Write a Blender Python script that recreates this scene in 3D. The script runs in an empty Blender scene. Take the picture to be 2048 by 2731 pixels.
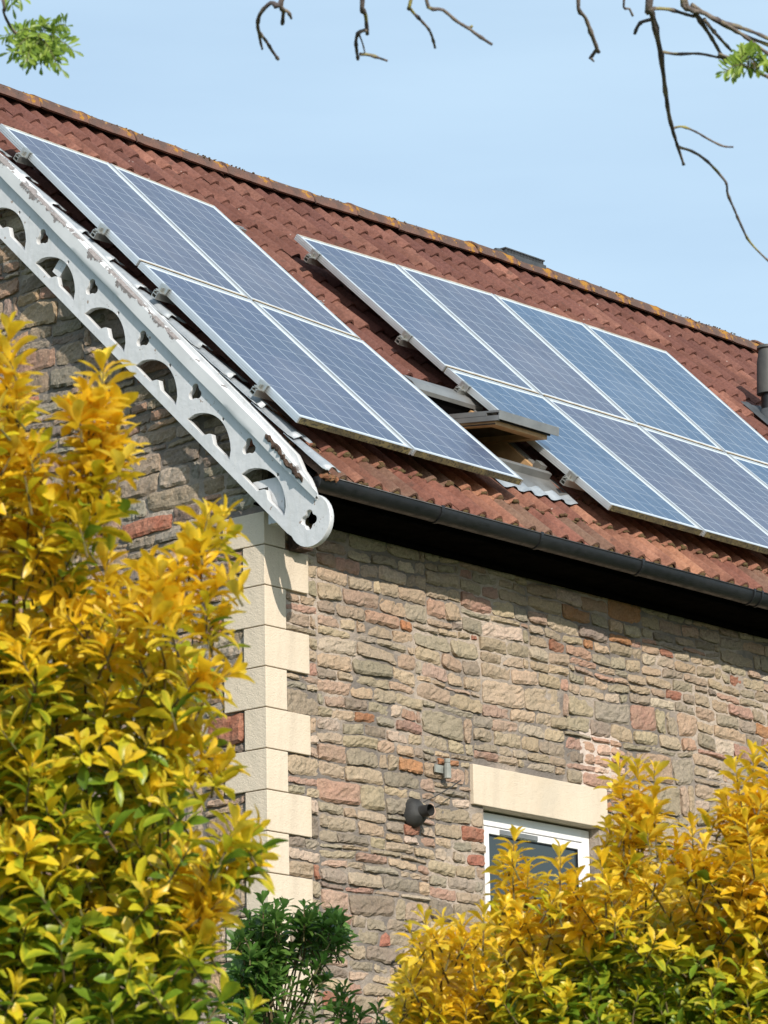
import bpy, math, random
import numpy as np
from mathutils import Vector, noise
random.seed(7); RNG = np.random.default_rng(7)
C = bpy.context.scene.collection
sc = bpy.context.scene
R_ = math.radians
Z0 = 1.6                                   # camera height above the ground
# ------------------------------------------------------------------ camera, sky, sun
YAW, PITCH, ROLL, FPX, IW, IH = 0.87589, 0.236613, -0.018747, 11134.2, 2048, 2731
def cam_axes():
    cy, sy, cp, sp = math.cos(YAW), math.sin(YAW), math.cos(PITCH), math.sin(PITCH)
    f = Vector((sy*cp, cy*cp, sp)); r = Vector((cy, -sy, 0)); u = r.cross(f)
    c, s = math.cos(ROLL), math.sin(ROLL)
    return c*r+s*u, -s*r+c*u, f
CR, CU, CF = cam_axes()
cam_d = bpy.data.cameras.new('camera'); cam = bpy.data.objects.new('camera', cam_d); C.objects.link(cam)
from mathutils import Matrix
M4 = Matrix((CR, CU, -CF)).transposed().to_4x4(); M4.translation = Vector((0, 0, Z0)); cam.matrix_world = M4
cam_d.sensor_fit = 'HORIZONTAL'; cam_d.sensor_width = 24; cam_d.lens = 24*FPX/IW
cam_d.clip_end = 4000; cam_d.dof.use_dof = True; cam_d.dof.focus_distance = 24.5; cam_d.dof.aperture_fstop = 12
sc.camera = cam
def at(px, py, dist):
    "point seen at photo pixel px,py at a distance along the ray"
    d = (CR*((px-IW/2)/FPX) + CU*((IH/2-py)/FPX) + CF).normalized()
    return d*dist + Vector((0, 0, Z0))
def on_axis(px, py, ax, val):
    d = CR*((px-IW/2)/FPX) + CU*((IH/2-py)/FPX) + CF
    return d*(val/d[ax]) + Vector((0, 0, Z0))
SUN = Vector((-0.55, -1.0, 0.60)).normalized()      # towards the sun
w = bpy.data.worlds.new('World'); sc.world = w; w.use_nodes = True
nt = w.node_tree; bg = nt.nodes['Background']
sky = nt.nodes.new('ShaderNodeTexSky'); sky.sky_type = 'NISHITA'; sky.sun_disc = False
sky.sun_elevation = math.asin(SUN.z); sky.sun_rotation = math.atan2(SUN.x, SUN.y) % (2*math.pi)
sky.air_density = 1.0; sky.dust_density = 1.2; sky.ozone_density = 1.6
# a thin veil of high cloud over the clear sky
tc = nt.nodes.new('ShaderNodeTexCoord'); mp = nt.nodes.new('ShaderNodeMapping')
mp.inputs['Scale'].default_value = (2.2, 2.2, 14)
nz = nt.nodes.new('ShaderNodeTexNoise'); nz.inputs['Scale'].default_value = 1.6; nz.inputs['Detail'].default_value = 5
rmp = nt.nodes.new('ShaderNodeMapRange'); rmp.inputs[1].default_value = .35; rmp.inputs[2].default_value = .75
rmp.inputs[3].default_value = .50; rmp.inputs[4].default_value = .72
mx = nt.nodes.new('ShaderNodeMix'); mx.data_type = 'RGBA'
mx.inputs['B'].default_value = (5.5, 7.2, 8.5, 1)
nt.links.new(tc.outputs['Generated'], mp.inputs[0]); nt.links.new(mp.outputs[0], nz.inputs['Vector'])
nt.links.new(nz.outputs[0], rmp.inputs[0]); nt.links.new(rmp.outputs[0], mx.inputs['Factor'])
nt.links.new(sky.outputs[0], mx.inputs['A']); nt.links.new(mx.outputs['Result'], bg.inputs[0])
bg.inputs[1].default_value = 0.12
sl = bpy.data.lights.new('sun', 'SUN'); sl.energy = 4.4; sl.angle = R_(0.6); sl.color = (1, .925, .83)
so = bpy.data.objects.new('sun', sl); C.objects.link(so); so.rotation_euler = SUN.to_track_quat('Z', 'Y').to_euler()
vs = sc.view_settings; vs.view_transform = 'Standard'; vs.look = 'None'; vs.exposure = 0.2; vs.gamma = 1
sc.render.engine = 'CYCLES'

# ------------------------------------------------------------------ helpers
def tag(o, label=None, cat=None, group=None, kind=None):
    if label: o['label'] = label
    if cat: o['category'] = cat
    if group: o['group'] = group
    if kind: o['kind'] = kind
    return o
def empty(name, loc, label=None, cat=None, group=None):
    o = bpy.data.objects.new(name, None); C.objects.link(o); o.location = loc; o.empty_display_size = .1
    return tag(o, label, cat, group)
class MB:
    def __init__(s): s.v=[]; s.f=[]; s.m=[]; s.c=[]; s.uv={}; s.hascol=False
    def vert(s, p, c=None):
        s.v.append(tuple(p)); s.c.append(c if c else (1,1,1)); s.hascol |= c is not None
        return len(s.v)-1
    def face(s, idx, m=0): s.f.append(tuple(idx)); s.m.append(m)
    def quadp(s, a,b,c,d, m=0, col=None):
        i=[s.vert(p,col) for p in (a,b,c,d)]; s.face(i,m)
    def hexa(s, P, m=0, col=None):
        "8 points: bottom loop 0-3, top loop 4-7"
        i=[s.vert(p,col) for p in P]
        for q in ((3,2,1,0),(4,5,6,7),(0,1,5,4),(1,2,6,5),(2,3,7,6),(3,0,4,7)): s.face([i[k] for k in q], m)
    def box(s, a, b, m=0, col=None, fr=None):
        x0,y0,z0=a; x1,y1,z1=b
        P=[(x0,y0,z0),(x1,y0,z0),(x1,y1,z0),(x0,y1,z0),(x0,y0,z1),(x1,y0,z1),(x1,y1,z1),(x0,y1,z1)]
        if fr: P=[fr(*p) for p in P]
        s.hexa(P,m,col)
    def tube(s, pts, rad, n=8, m=0, col=None, cap=True, jit=0):
        pts=[Vector(p) for p in pts]; rings=[]
        if not hasattr(rad,'__len__'): rad=[rad]*len(pts)
        ref=Vector((0,0,1))
        t0=(pts[1]-pts[0]).normalized()
        if abs(t0.z)>.9: ref=Vector((1,0,0))
        a=t0.cross(ref).normalized()
        for k,p in enumerate(pts):
            t=(pts[min(k+1,len(pts)-1)]-pts[max(k-1,0)]).normalized()
            a=(a-t*a.dot(t)).normalized(); b=t.cross(a)
            rr=rad[k]
            rings.append([s.vert(p+(a*math.cos(2*math.pi*j/n)+b*math.sin(2*math.pi*j/n))*rr*(1+random.uniform(-jit,jit)),col) for j in range(n)])
        for k in range(len(rings)-1):
            for j in range(n):
                s.face((rings[k][j],rings[k][(j+1)%n],rings[k+1][(j+1)%n],rings[k+1][j]),m)
        if cap: s.face(rings[0][::-1],m); s.face(rings[-1],m)
    def grid(s, G, m=0, cols=None, flip=False):
        "G[i][j] points"
        I=[[s.vert(p, cols[i][j] if cols else None) for j,p in enumerate(r)] for i,r in enumerate(G)]
        for i in range(len(I)-1):
            for j in range(len(I[0])-1):
                q=(I[i][j],I[i+1][j],I[i+1][j+1],I[i][j+1])
                s.face(q[::-1] if flip else q,m)
        return I
    def build(s, name, mats, parent=None, smooth=False, loc=None, bevel=0):
        me=bpy.data.meshes.new(name)
        off=Vector(loc) if loc is not None else Vector((0,0,0))
        V=[(x-off.x,y-off.y,z-off.z) for x,y,z in s.v]
        me.from_pydata(V,[],s.f)
        for mt in (mats if isinstance(mats,(list,tuple)) else [mats]): me.materials.append(mt)
        if any(s.m): me.polygons.foreach_set('material_index', s.m)
        if s.hascol:
            at_=me.color_attributes.new('col','FLOAT_COLOR','POINT')
            a=np.ones((len(V),4),np.float32); a[:,:3]=np.array(s.c,np.float32); at_.data.foreach_set('color',a.ravel())
        if smooth: me.polygons.foreach_set('use_smooth',[True]*len(me.polygons))
        me.validate(); me.update()
        o=bpy.data.objects.new(name,me); C.objects.link(o)
        if loc is not None and parent is None: o.location=loc
        if parent is not None: 
            o.parent=parent
            o.location=off-wloc(parent)
        if bevel:
            b=o.modifiers.new('bevel','BEVEL'); b.width=bevel; b.segments=2; b.limit_method='ANGLE'
        return o
def wloc(o):
    l=Vector(o.location)
    while o.parent: o=o.parent; l+=Vector(o.location)
    return l
# ---- materials
def mat(name, col=(.5,.5,.5), rough=.6, metal=0, spec=.5):
    m=bpy.data.materials.new(name); m.use_nodes=True; b=m.node_tree.nodes['Principled BSDF']
    b.inputs['Base Color'].default_value=(*col,1); b.inputs['Roughness'].default_value=rough
    b.inputs['Metallic'].default_value=metal; b.inputs['Specular IOR Level'].default_value=spec
    return m
class N:
    "tiny node-graph writer"
    def __init__(s,m): s.t=m.node_tree; s.b=s.t.nodes['Principled BSDF']; s.tc=None
    def coord(s,kind='Object'):
        if not s.tc: s.tc=s.t.nodes.new('ShaderNodeTexCoord')
        return s.tc.outputs[kind]
    def noise(s,scale,detail=4,rough=.55,vec=None,stretch=None,out=0):
        n=s.t.nodes.new('ShaderNodeTexNoise'); n.inputs['Scale'].default_value=scale; n.inputs['Detail'].default_value=detail; n.inputs['Roughness'].default_value=rough
        v=vec or s.coord()
        if stretch:
            mp=s.t.nodes.new('ShaderNodeMapping'); mp.inputs['Scale'].default_value=stretch; s.t.links.new(v,mp.inputs[0]); v=mp.outputs[0]
        s.t.links.new(v,n.inputs['Vector']); return n.outputs[out]
    def voro(s,scale,feature='F1',vec=None,rand=1):
        n=s.t.nodes.new('ShaderNodeTexVoronoi'); n.feature=feature; n.inputs['Scale'].default_value=scale; n.inputs['Randomness'].default_value=rand
        s.t.links.new(vec or s.coord(),n.inputs['Vector']); return n
    def rng(s,x,a,b,c=0,d=1,clamp=True):
        n=s.t.nodes.new('ShaderNodeMapRange'); n.clamp=clamp
        for i,v in enumerate((a,b,c,d)): n.inputs[i+1].default_value=v
        s.t.links.new(x,n.inputs[0]); return n.outputs[0]
    def math(s,op,a,b=None):
        n=s.t.nodes.new('ShaderNodeMath'); n.operation=op
        for i,x in enumerate((a,b)):
            if x is None: continue
            if isinstance(x,(int,float)): n.inputs[i].default_value=x
            else: s.t.links.new(x,n.inputs[i])
        return n.outputs[0]
    def mix(s,f,a,b,mode='MIX'):
        n=s.t.nodes.new('ShaderNodeMix'); n.data_type='RGBA'; n.blend_type=mode
        for k,x in (('Factor',f),('A',a),('B',b)):
            if isinstance(x,(int,float)): n.inputs[k].default_value=x
            elif isinstance(x,tuple): n.inputs[k].default_value=(*x,1)
            else: s.t.links.new(x,n.inputs[k])
        return n.outputs['Result']
    def attr(s,name='col'):
        n=s.t.nodes.new('ShaderNodeAttribute'); n.attribute_name=name; return n.outputs['Color']
    def uv(s):
        return s.coord('UV')
    def sep(s,v):
        n=s.t.nodes.new('ShaderNodeSeparateXYZ'); s.t.links.new(v,n.inputs[0]); return n.outputs
    def col(s,x): s.t.links.new(x,s.b.inputs['Base Color'])
    def rough(s,x): s.t.links.new(x,s.b.inputs['Roughness'])
    def bump(s,h,dist=.01,strength=1):
        n=s.t.nodes.new('ShaderNodeBump'); n.inputs['Distance'].default_value=dist; n.inputs['Strength'].default_value=strength
        s.t.links.new(h,n.inputs['Height']); s.t.links.new(n.outputs[0],s.b.inputs['Normal'])
def m_noisy(name,c1,c2,scale=8,rough=.7,bumpd=0,metal=0,spec=.4,detail=6,bscale=None,lo=.35,hi=.65):
    m=mat(name,c1,rough,metal,spec); n=N(m); x=n.noise(scale,detail)
    n.col(n.mix(n.rng(x,lo,hi),c1,c2))
    if bumpd: n.bump(n.noise(bscale or scale*4,6),bumpd)
    return m
# stone
M_stone=mat('rubble_stone',rough=.9,spec=.2); n=N(M_stone)
base=n.attr(); big=n.noise(9,5); fine=n.noise(70,6,.65)
c=n.mix(n.rng(big,.3,.7,0,.55),base,n.mix(.6,base,(.30,.27,.20)))
c=n.mix(1.0,c,n.mix(n.rng(fine,.3,.7),(.72,.72,.72),(1.18,1.15,1.1)),'MULTIPLY')
lich=n.rng(n.noise(28,5,.7),.66,.76)
c=n.mix(n.math('MULTIPLY',lich,.5),c,(.55,.52,.44))
n.col(c); n.bump(n.math('ADD',n.noise(38,8,.7),n.math('MULTIPLY',n.noise(14,3),1.2)),.018,.9)
M_mortar=mat('lime_mortar',(.42,.34,.27),.95,spec=.15); n=N(M_mortar)
c=n.mix(n.rng(n.noise(1.3,5,.6),.47,.60),(.20,.175,.155),(.52,.43,.35)); c=n.mix(n.rng(n.noise(60,5),.3,.7,0,.4),c,(.22,.19,.16))
n.col(c); n.bump(n.noise(30,8,.7),.02)
M_cream=mat('cream_reconstituted_stone',(.66,.55,.40),.85,spec=.2); n=N(M_cream)
c=n.mix(n.rng(n.noise(2.3,5,stretch=(1,1,.35)),.4,.7),(.67,.57,.445),(.60,.50,.375)); c=n.mix(n.rng(n.noise(90,3),.3,.7,0,.12),c,(.40,.34,.25))
c=n.mix(n.math('MULTIPLY',n.rng(n.noise(5,6,.65,stretch=(1.5,1.5,.25)),.50,.72),.35),c,(.42,.35,.27)); c=n.mix(n.math('MULTIPLY',n.rng(n.noise(2.2,3),.55,.7),.3),c,(.50,.46,.38))
n.col(c); n.bump(n.math('ADD',n.noise(120,4),n.noise(25,4)),.004)
# clay tiles
M_tile=mat('clay_tile',rough=.85,spec=.2); n=N(M_tile)
c=n.attr(); c=n.mix(n.rng(n.noise(3.2,5),.42,.62,0,.65),c,(.115,.048,.035))
c=n.mix(1.0,c,n.mix(n.rng(n.noise(45,6,.7),.3,.7),(.68,.66,.65),(1.25,1.25,1.2)),'MULTIPLY')
sp=n.voro(16); spots=n.rng(sp.outputs['Distance'],.06,.13,1,0); sel=n.rng(n.noise(6,2),.56,.62)
c=n.mix(n.math('MULTIPLY',n.math('MULTIPLY',spots,sel),.75),c,(.55,.48,.42))
c=n.mix(n.math('MULTIPLY',n.rng(n.noise(11,4,.6),.60,.72),.6),c,(.07,.045,.035))
n.col(c); n.bump(n.noise(55,8,.7),.006)
M_ridge=mat('ridge_clay',rough=.9,spec=.15); n=N(M_ridge)
c=n.mix(n.rng(n.noise(5,6),.4,.6),(.20,.105,.078),(.12,.078,.065)); 
c=n.mix(n.rng(n.noise(3.6,6,.75),.60,.635),c,(.36,.18,.035)); c=n.mix(n.rng(n.noise(7.5,5,.7,stretch=(1,1.3,2)),.66,.70),c,(.48,.45,.38))
n.col(c); n.bump(n.noise(40,8,.7),.012)
M_felt=mat('under_felt',(.012,.011,.011),.9)
M_moss=m_noisy('moss',(.085,.045,.022),(.10,.075,.028),30,.95,.01,bscale=80)
# lead
M_lead=mat('lead_sheet',(.33,.37,.40),.5,metal=.25); n=N(M_lead)
n.col(n.mix(n.rng(n.noise(6,6,.65),.35,.7),(.24,.27,.30),(.44,.47,.49))); n.bump(n.noise(9,3),.02,.6)
# white paint, peeling to grey wood near the top edge (attribute = how exposed)
M_white=mat('white_gloss_paint',(.62,.64,.66),.5); n=N(M_white)
c=n.mix(n.rng(n.noise(4,6,.6),.35,.75),(.60,.61,.625),(.50,.515,.52)); c=n.mix(n.math('MULTIPLY',n.rng(n.noise(33,5,.7),.69,.73),.5),c,(.33,.30,.25))
c=n.mix(n.math('MULTIPLY',n.rng(n.noise(9,6,.7,stretch=(1,3,.5)),.52,.75),.45),c,(.40,.40,.37)); c=n.mix(n.math('MULTIPLY',n.rng(n.noise(26,2,.5),.70,.74),.8),c,(.24,.17,.12))
n.col(c); n.bump(n.noise(20,5),.004)
M_peel=mat('peeling_white_paint',(.62,.64,.66),.6); n=N(M_peel)
wear=n.sep(n.attr())[0]; fl=n.math('ADD',n.noise(7,3,.5,stretch=(1,1,1)),n.math('MULTIPLY',n.noise(42,8,.75),.55))
fl=n.math('ADD',fl,wear); k=n.rng(fl,1.05,1.075)
wood=n.mix(n.rng(n.noise(60,5),.3,.7),(.17,.145,.135),(.30,.27,.26)); dark=n.rng(n.attr(),1.5,1.9)
c=n.mix(n.rng(n.noise(4,5),.35,.7),(.66,.67,.675),(.57,.58,.585))
c=n.mix(k,c,wood); n.col(c); n.bump(n.math('MULTIPLY',k,-1),.006,1)
M_rot=m_noisy('rotten_timber',(.045,.028,.02),(.12,.075,.05),22,.95,.03)
M_black=mat('black_plastic',(.010,.010,.011),.38,spec=.5); n=N(M_black)
n.col(n.mix(n.rng(n.noise(7,6,.7,stretch=(.4,1,1)),.45,.75),(.006,.006,.007),(.018,.018,.019))); n.rough(n.rng(n.noise(20,4),.3,.7,.30,.6))
M_fascia=m_noisy('black_fascia_paint',(.004,.004,.004),(.008,.007,.007),12,.9,spec=0)
M_upvc=m_noisy('white_upvc',(.80,.80,.80),(.74,.74,.73),3,.35,spec=.5)
M_glass=mat('dark_window_glass',(.035,.045,.045),.04,spec=.7)
M_wood=m_noisy('pine_timber',(.42,.25,.12),(.52,.33,.17),14,.5,spec=.4)
M_cover=m_noisy('grey_window_cladding',(.21,.21,.205),(.29,.29,.28),6,.4,metal=.5)
M_darkroom=mat('dark_interior',(.02,.018,.016),.9)
# metal frames
M_alu=mat('aluminium',(.62,.64,.66),.35,metal=.6); n=N(M_alu)
n.col(n.mix(n.rng(n.noise(3,5),.35,.7),(.62,.65,.67),(.53,.55,.56))); n.rough(n.rng(n.noise(15,4),.3,.7,.32,.5))
M_aludirty=mat('algae_stained_frame',(.2,.17,.09),.8); n=N(M_aludirty)
br=n.rng(n.noise(9,5,.6),.35,.6); c=n.mix(br,(.26,.21,.09),(.11,.09,.05)); c=n.mix(n.rng(n.noise(70,3),.5,.6),c,(.05,.045,.03)); n.col(c)
M_seam=m_noisy('grimy_frame_lip',(.50,.44,.36),(.32,.26,.19),12,.6)
M_steel=mat('mounting_rail_metal',(.50,.50,.47),.35,metal=.8)
M_steeldark=mat('rail_hollow',(.06,.06,.05),.7)
def panel_mat(name, c1, c2):
    "6 x 10 cell photovoltaic glass, coordinates in the UV map"
    m=mat(name,c1,.17,spec=.55); n=N(m); u,v,_=n.sep(n.uv())
    def lines(x,cells,wd):
        f=n.math('FRACT',n.math('MULTIPLY',x,cells)); d=n.math('ABSOLUTE',n.math('SUBTRACT',f,.5))
        return n.rng(d,.5-wd*1.25,.5-wd*.75)
    # the cells fill u .022-.978, v .014-.986 of the glass
    uu=n.rng(u,.024,.976,0,1,False); vv=n.rng(v,.015,.985,0,1,False)
    L=n.math('MAXIMUM',n.math('MULTIPLY',lines(uu,6,.018),.62),n.math('MULTIPLY',lines(vv,10,.016),.36))
    out=n.math('MAXIMUM',n.math('MAXIMUM',n.math('GREATER_THAN',uu,1.0),n.math('LESS_THAN',uu,0.0)),n.math('MAXIMUM',n.math('GREATER_THAN',vv,1.0),n.math('LESS_THAN',vv,0.0)))
    L=n.math('MAXIMUM',L,out)
    cell=n.voro(60); cryst=n.rng(n.sep(cell.outputs['Color'])[0],0,1,0,1)
    base=n.mix(n.rng(n.noise(1.1,3),.35,.65),c1,c2); base=n.mix(n.math('MULTIPLY',cryst,.35),base,tuple(x*1.35 for x in c2))
    dust=n.rng(n.noise(2.2,6,.65,stretch=(1,.4,.4)),.45,.75,0,.16); cc_=n.mix(dust,n.mix(L,base,(.60,.66,.70)),(.40,.38,.34)); bd=n.voro(3.1); cc_=n.mix(n.math('MULTIPLY',n.rng(bd.outputs['Distance'],.035,.05,1,0),.7),cc_,(.6,.6,.56)); n.col(cc_); n.rough(n.rng(n.noise(5,4),.3,.7,.20,.32)); 
    m.node_tree.nodes['Principled BSDF'].inputs['Coat Weight'].default_value=.0
    return m
PM=[panel_mat('pv_violet_blue',(.046,.060,.105),(.060,.070,.120)), panel_mat('pv_clear_blue',(.028,.064,.125),(.038,.080,.155)), panel_mat('pv_slate_blue',(.038,.058,.105),(.05,.066,.125))]
M_bark=mat('lichened_bark',(.1,.085,.08),.9); n=N(M_bark)
c=n.mix(n.rng(n.noise(18,5),.4,.6),(.085,.07,.072),(.20,.165,.14)); c=n.mix(n.rng(n.noise(9,5,.6),.56,.64),c,(.30,.27,.08)); n.col(c); n.bump(n.noise(120,5),.004)
def leaf_mat(name,tr=.48,rough=.36,gl=.5):
    m=mat(name,rough=rough,spec=gl); n=N(m); c=n.attr(); 
    c=n.mix(1.0,c,n.mix(n.rng(n.noise(60,3),.3,.7),(.85,.85,.8),(1.1,1.1,1.1)),'MULTIPLY'); n.col(c)
    t=m.node_tree; tl=t.nodes.new('ShaderNodeBsdfTranslucent'); ms=t.nodes.new('ShaderNodeMixShader'); ms.inputs[0].default_value=tr
    t.links.new(c,tl.inputs[0]); t.links.new(n.b.outputs[0],ms.inputs[1]); t.links.new(tl.outputs[0],ms.inputs[2])
    t.links.new(ms.outputs[0],t.nodes['Material Output'].inputs[0]); return m
M_leaf=leaf_mat('shrub_leaf'); M_ashleaf=leaf_mat('ash_leaf',.45)
M_stem=m_noisy('shrub_stem',(.10,.10,.03),(.12,.075,.04),20,.8)
M_grass=m_noisy('lawn',(.05,.075,.02),(.07,.09,.03),3,.95,.03,bscale=40)

# ------------------------------------------------------------------ ground
g=MB(); g.quadp((-600,-600,0),(600,-600,0),(600,600,0),(-600,600,0))
tag(g.build('ground',M_grass),kind='structure')

# ------------------------------------------------------------------ house frame of reference
TH=0.750758; ct,st=math.cos(TH),math.sin(TH)
PX,PY,PZ=16.97225,17.18585,8.251865+Z0              # top left corner of the left array (glass plane)
def roofp(u,v,h): return Vector((PX+u, PY+v*ct-h*st, PZ+v*st+h*ct))
def sag(x):       # the old ridge is not quite straight
    return float(np.interp(x,[16,17,18.5,20.8,23.3,25,27,32],[.015,.01,-.012,-.022,.028,.02,.01,0]))
def tp(u,v,h):
    k=min(1,max(0,(v+2.5)/3.7)); p=roofp(u,v,h); p.z+=sag(p.x)*k; return p
WX,WY=17.06,15.10                                    # wall corner
EV,RV=-3.66,1.21                                     # eave and ridge along the slope
TO=-.18                                              # tile plane below the glass plane
XEND=30.0
YR=roofp(0,RV,TO).y; ZR=roofp(0,RV,TO).z
house=empty('stone_house',(WX,WY,0),'rubble stone house with red tiled roof, cream corner stones and white fretwork bargeboard','house')

# ------------------------------------------------------------------ rubble walls
QH=.2315; QZ=5.3165+Z0                                # z of the joint at k=0, counting down
# quoin k spans QZ-(k+1)*QH .. QZ-k*QH ; k=-1 is the top one
def quoin_dims(k):
        return (.36 if not k%2 else .165), (.30 if k%2 else .15)   # front length, gable length
PAL=[((.33,.29,.22),24),((.29,.265,.21),22),((.37,.31,.235),18),((.26,.245,.205),12),((.34,.265,.215),9),((.33,.225,.185),9),((.27,.12,.085),2.5),((.33,.17,.09),2),((.41,.37,.31),5),((.21,.185,.16),7)]
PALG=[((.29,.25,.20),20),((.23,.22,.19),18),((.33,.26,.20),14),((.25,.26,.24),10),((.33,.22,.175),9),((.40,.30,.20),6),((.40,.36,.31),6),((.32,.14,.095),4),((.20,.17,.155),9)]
def pick(pal):
    r=random.random()*sum(w_ for _,w_ in pal)
    for c,w_ in pal:
        r-=w_
        if r<=0: return c
    return pal[0][0]
def rubble(mbd, S0, S1, Z1, blocked, inside, frame, pal, hires=lambda s,z:True, warp=lambda s,z:1.0, brick=None, slopes=0, hs=(.055,.105), corner=.45):
    "roughly coursed rubble: bands of two quoin courses, each cut into segments whose layers and joints are all their own"
    k=0
    while QZ-k*QH<Z1+2*QH: k-=1
    while True:
        zt=QZ-k*QH; zb=zt-2*QH; zm=zt-QH
        if zt<.02: break
        k+=2; s=S0; first=True
        while s<S1-.01:
            L=random.uniform(.35,1.0); e=min(S1,s+L)
            if first and corner: e=min(S1,S0+corner)
            if S1-e<.2: e=S1
            # layer heights
            parts=[]
            for (a,b) in (((zb,zm),(zm,zt)) if (first and corner) or random.random()<.3 else ((zb,zt),)):
                z=a
                while z<b-.012:
                    h=random.uniform(*hs)
                    if random.random()<.13: h=random.uniform(.12,.19)
                    if random.random()<.12: h=random.uniform(.035,.055)
                    if b-(z+h)<.035: h=b-z
                    parts.append((z,z+h)); z+=h
            for (a,b) in parts:
                h=b-a; x=s+ (0 if first else random.uniform(-.0,.0))
                # split the layer into stones, stepping over quoins and openings
                def bad(q): return any(blocked(q,zz) or not inside(q,zz) for zz in (a+.012,(a+b)/2,b-.012))
                while x<e-.012:
                    if bad(x+.006): x+=.008; continue
                    br_=brick and brick(x,(a+b)/2)
                    w_=random.uniform(1.7,3.9)*h if h>.06 else random.uniform(.12,.32)
                    if h>.12 and random.random()<.3: w_=random.uniform(.08,.14)
                    w_=min(max(w_,.07),.40)
                    if random.random()<.06: w_=random.uniform(.05,.09)
                    if br_: w_=random.uniform(.1,.17)
                    w_=min(w_,e-x)
                    if e-(x+w_)<.045: w_=e-x
                    y=x+.008; 
                    while y<x+w_ and not bad(y): y+=.008
                    w_=min(y-x,w_)
                    if w_>.02:
                        if br_ and h>.09:
                            n_=int(round(h/.062)); 
                            for i in range(n_): stone(mbd,x,a+i*h/n_,x+w_,a+(i+1)*h/n_,frame,BRICKPAL,hires,warp,slopes)
                        else: stone(mbd,x,a,x+w_,b,frame,BRICKPAL if br_ else pal,hires,warp,slopes)
                    x+=max(w_,.01)
            s=e; first=False
BRICKPAL=[((.42,.29,.23),4),((.38,.21,.15),2),((.46,.36,.30),4)]
def stone(mb,s0,z0,s1,z1,frame,pal,hires,warp,slopes):
    sc_,zc=(s0+s1)/2,(z0+z1)/2; hi=hires(sc_,zc)
    W_,H_=(s1-s0)/2,(z1-z0)/2
    gap=random.uniform(.0015,.005); a,b=max(W_-gap,.012),max(H_-gap*.9,.008)
    nu,nv=(max(4,min(12,int(W_*2/.022))),max(4,min(8,int(H_*2/.018)))) if hi else (3,3)
    sd=Vector((random.uniform(0,50),random.uniform(0,50),random.uniform(0,50)))
    col=pick(pal); br=random.uniform(.86,1.16); col=tuple(min(.8,c_*br*random.uniform(.96,1.04)*q_) for c_,q_ in zip(col,(1.20,1.075,1.0)))
    prot=random.uniform(.008,.024)*(1 if H_>.04 else .8); tu,tv=random.uniform(-.008,.008),random.uniform(-.004,.010)
    pw=random.uniform(5,14); rot=random.gauss(0,.022)
    k=warp(sc_,zc); G=[];Cc=[]
    shear=[random.uniform(-.16,.16) for _ in range(4)]
    for i in range(-1,nu+2):
        row=[];rc=[]
        for j in range(-1,nv+2):
            u=-1+2*min(max(i,0),nu)/nu; v=-1+2*min(max(j,0),nv)/nv
            # round the corners of the block outline
            cu=u*(1-.07*abs(v)**6*min(1,b/a*1.4)); cv=v*(1-.10*abs(u)**7)
            cv*=1+.5*(shear[0] if v>0 else shear[1])*u; cu*=1+.4*(shear[2] if u>0 else shear[3])*v*min(1,b/a)
            x=cu*a; y=cv*b
            p3=Vector((x*14,y*14,0))+sd
            if max(abs(u),abs(v))>.99: 
                e=noise.noise(p3*1.3)*.013+noise.noise(p3*3.3)*.010; x-=math.copysign(e,x)*.9*(abs(u)>.99); y-=math.copysign(e,y)*(abs(v)>.99)*.9
            e=(1-abs(u)**pw)*(1-abs(v)**pw)
            d=prot*(.35+.65*max(e,0)**.45)+tu*u+tv*(-v)
            if hi: d+=noise.noise(p3*.9)*.010+abs(noise.noise(p3*2.4))*.012-.006+noise.noise(p3*5.5)*.006
            if i in(-1,nu+1) or j in(-1,nv+1): d=-.015
            X=sc_+x*math.cos(rot)-y*math.sin(rot); Z=zc+x*math.sin(rot)+y*math.cos(rot)
            if k>0:
                q=Vector((X*1.3,Z*1.3,slopes)); X+=k*.05*noise.noise(q+Vector((7,0,0)))+k*.012*noise.noise(q*4.2+Vector((3,1,0))); Z+=k*.05*noise.noise(q*.8+Vector((0,9,3)))+k*.016*noise.noise(q*3.3)
            row.append(frame(X,Z,d))
        G.append(row)
    mb.grid(G,0,cols=[[col]*len(G[0])]*len(G),flip=(slopes==1))
# openings on the front wall, s = x - WX
LT=(18.868-WX,20.17-WX,4.058+Z0,4.296+Z0)              # lintel s0,s1,z0,z1
WN=(18.985-WX,20.11-WX,2.62+Z0,4.058+Z0)               # window opening
def front_blocked(s,z):
    k=math.floor((QZ-z)/QH); L=quoin_dims(k)[0] if z<QZ+QH else 0
    if s<L+.012: return True
    if LT[0]-.01<s<LT[1]+.01 and LT[2]-.01<z<LT[3]+.012: return True
    if WN[0]-.01<s<WN[1]+.01 and WN[2]<z<WN[3]+.01: return True
    return False
def gable_blocked(s,z):
    k=math.floor((QZ-z)/QH); L=quoin_dims(k)[1] if z<QZ+QH else 0
    return s<L+.012 or abs(s-.475)<.012
def under_roof(s,z):     # gable: stay below the roof slope
    y=WY+s; 
    h=(z-PZ)*ct-(y-PY)*st if y<YR else -1
    return h<-.26 and z<ZR
fr_front=lambda s,z,d:(WX+s,WY-d+.008,z)
fr_gable=lambda s,z,d:(WX-d+.008,WY+s,z)
def edge_k(s,z):
    k=min(1,max(0,(s-.36)/.4))
    if LT[0]-.6<s<LT[1]+.6 and z<LT[3]+.5:
        dx=max(LT[0]-s,s-LT[1],0); dz=max(z-LT[3],0); k=min(k,min(1,math.hypot(dx,dz)/.4))
    return k
fw=MB()
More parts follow.
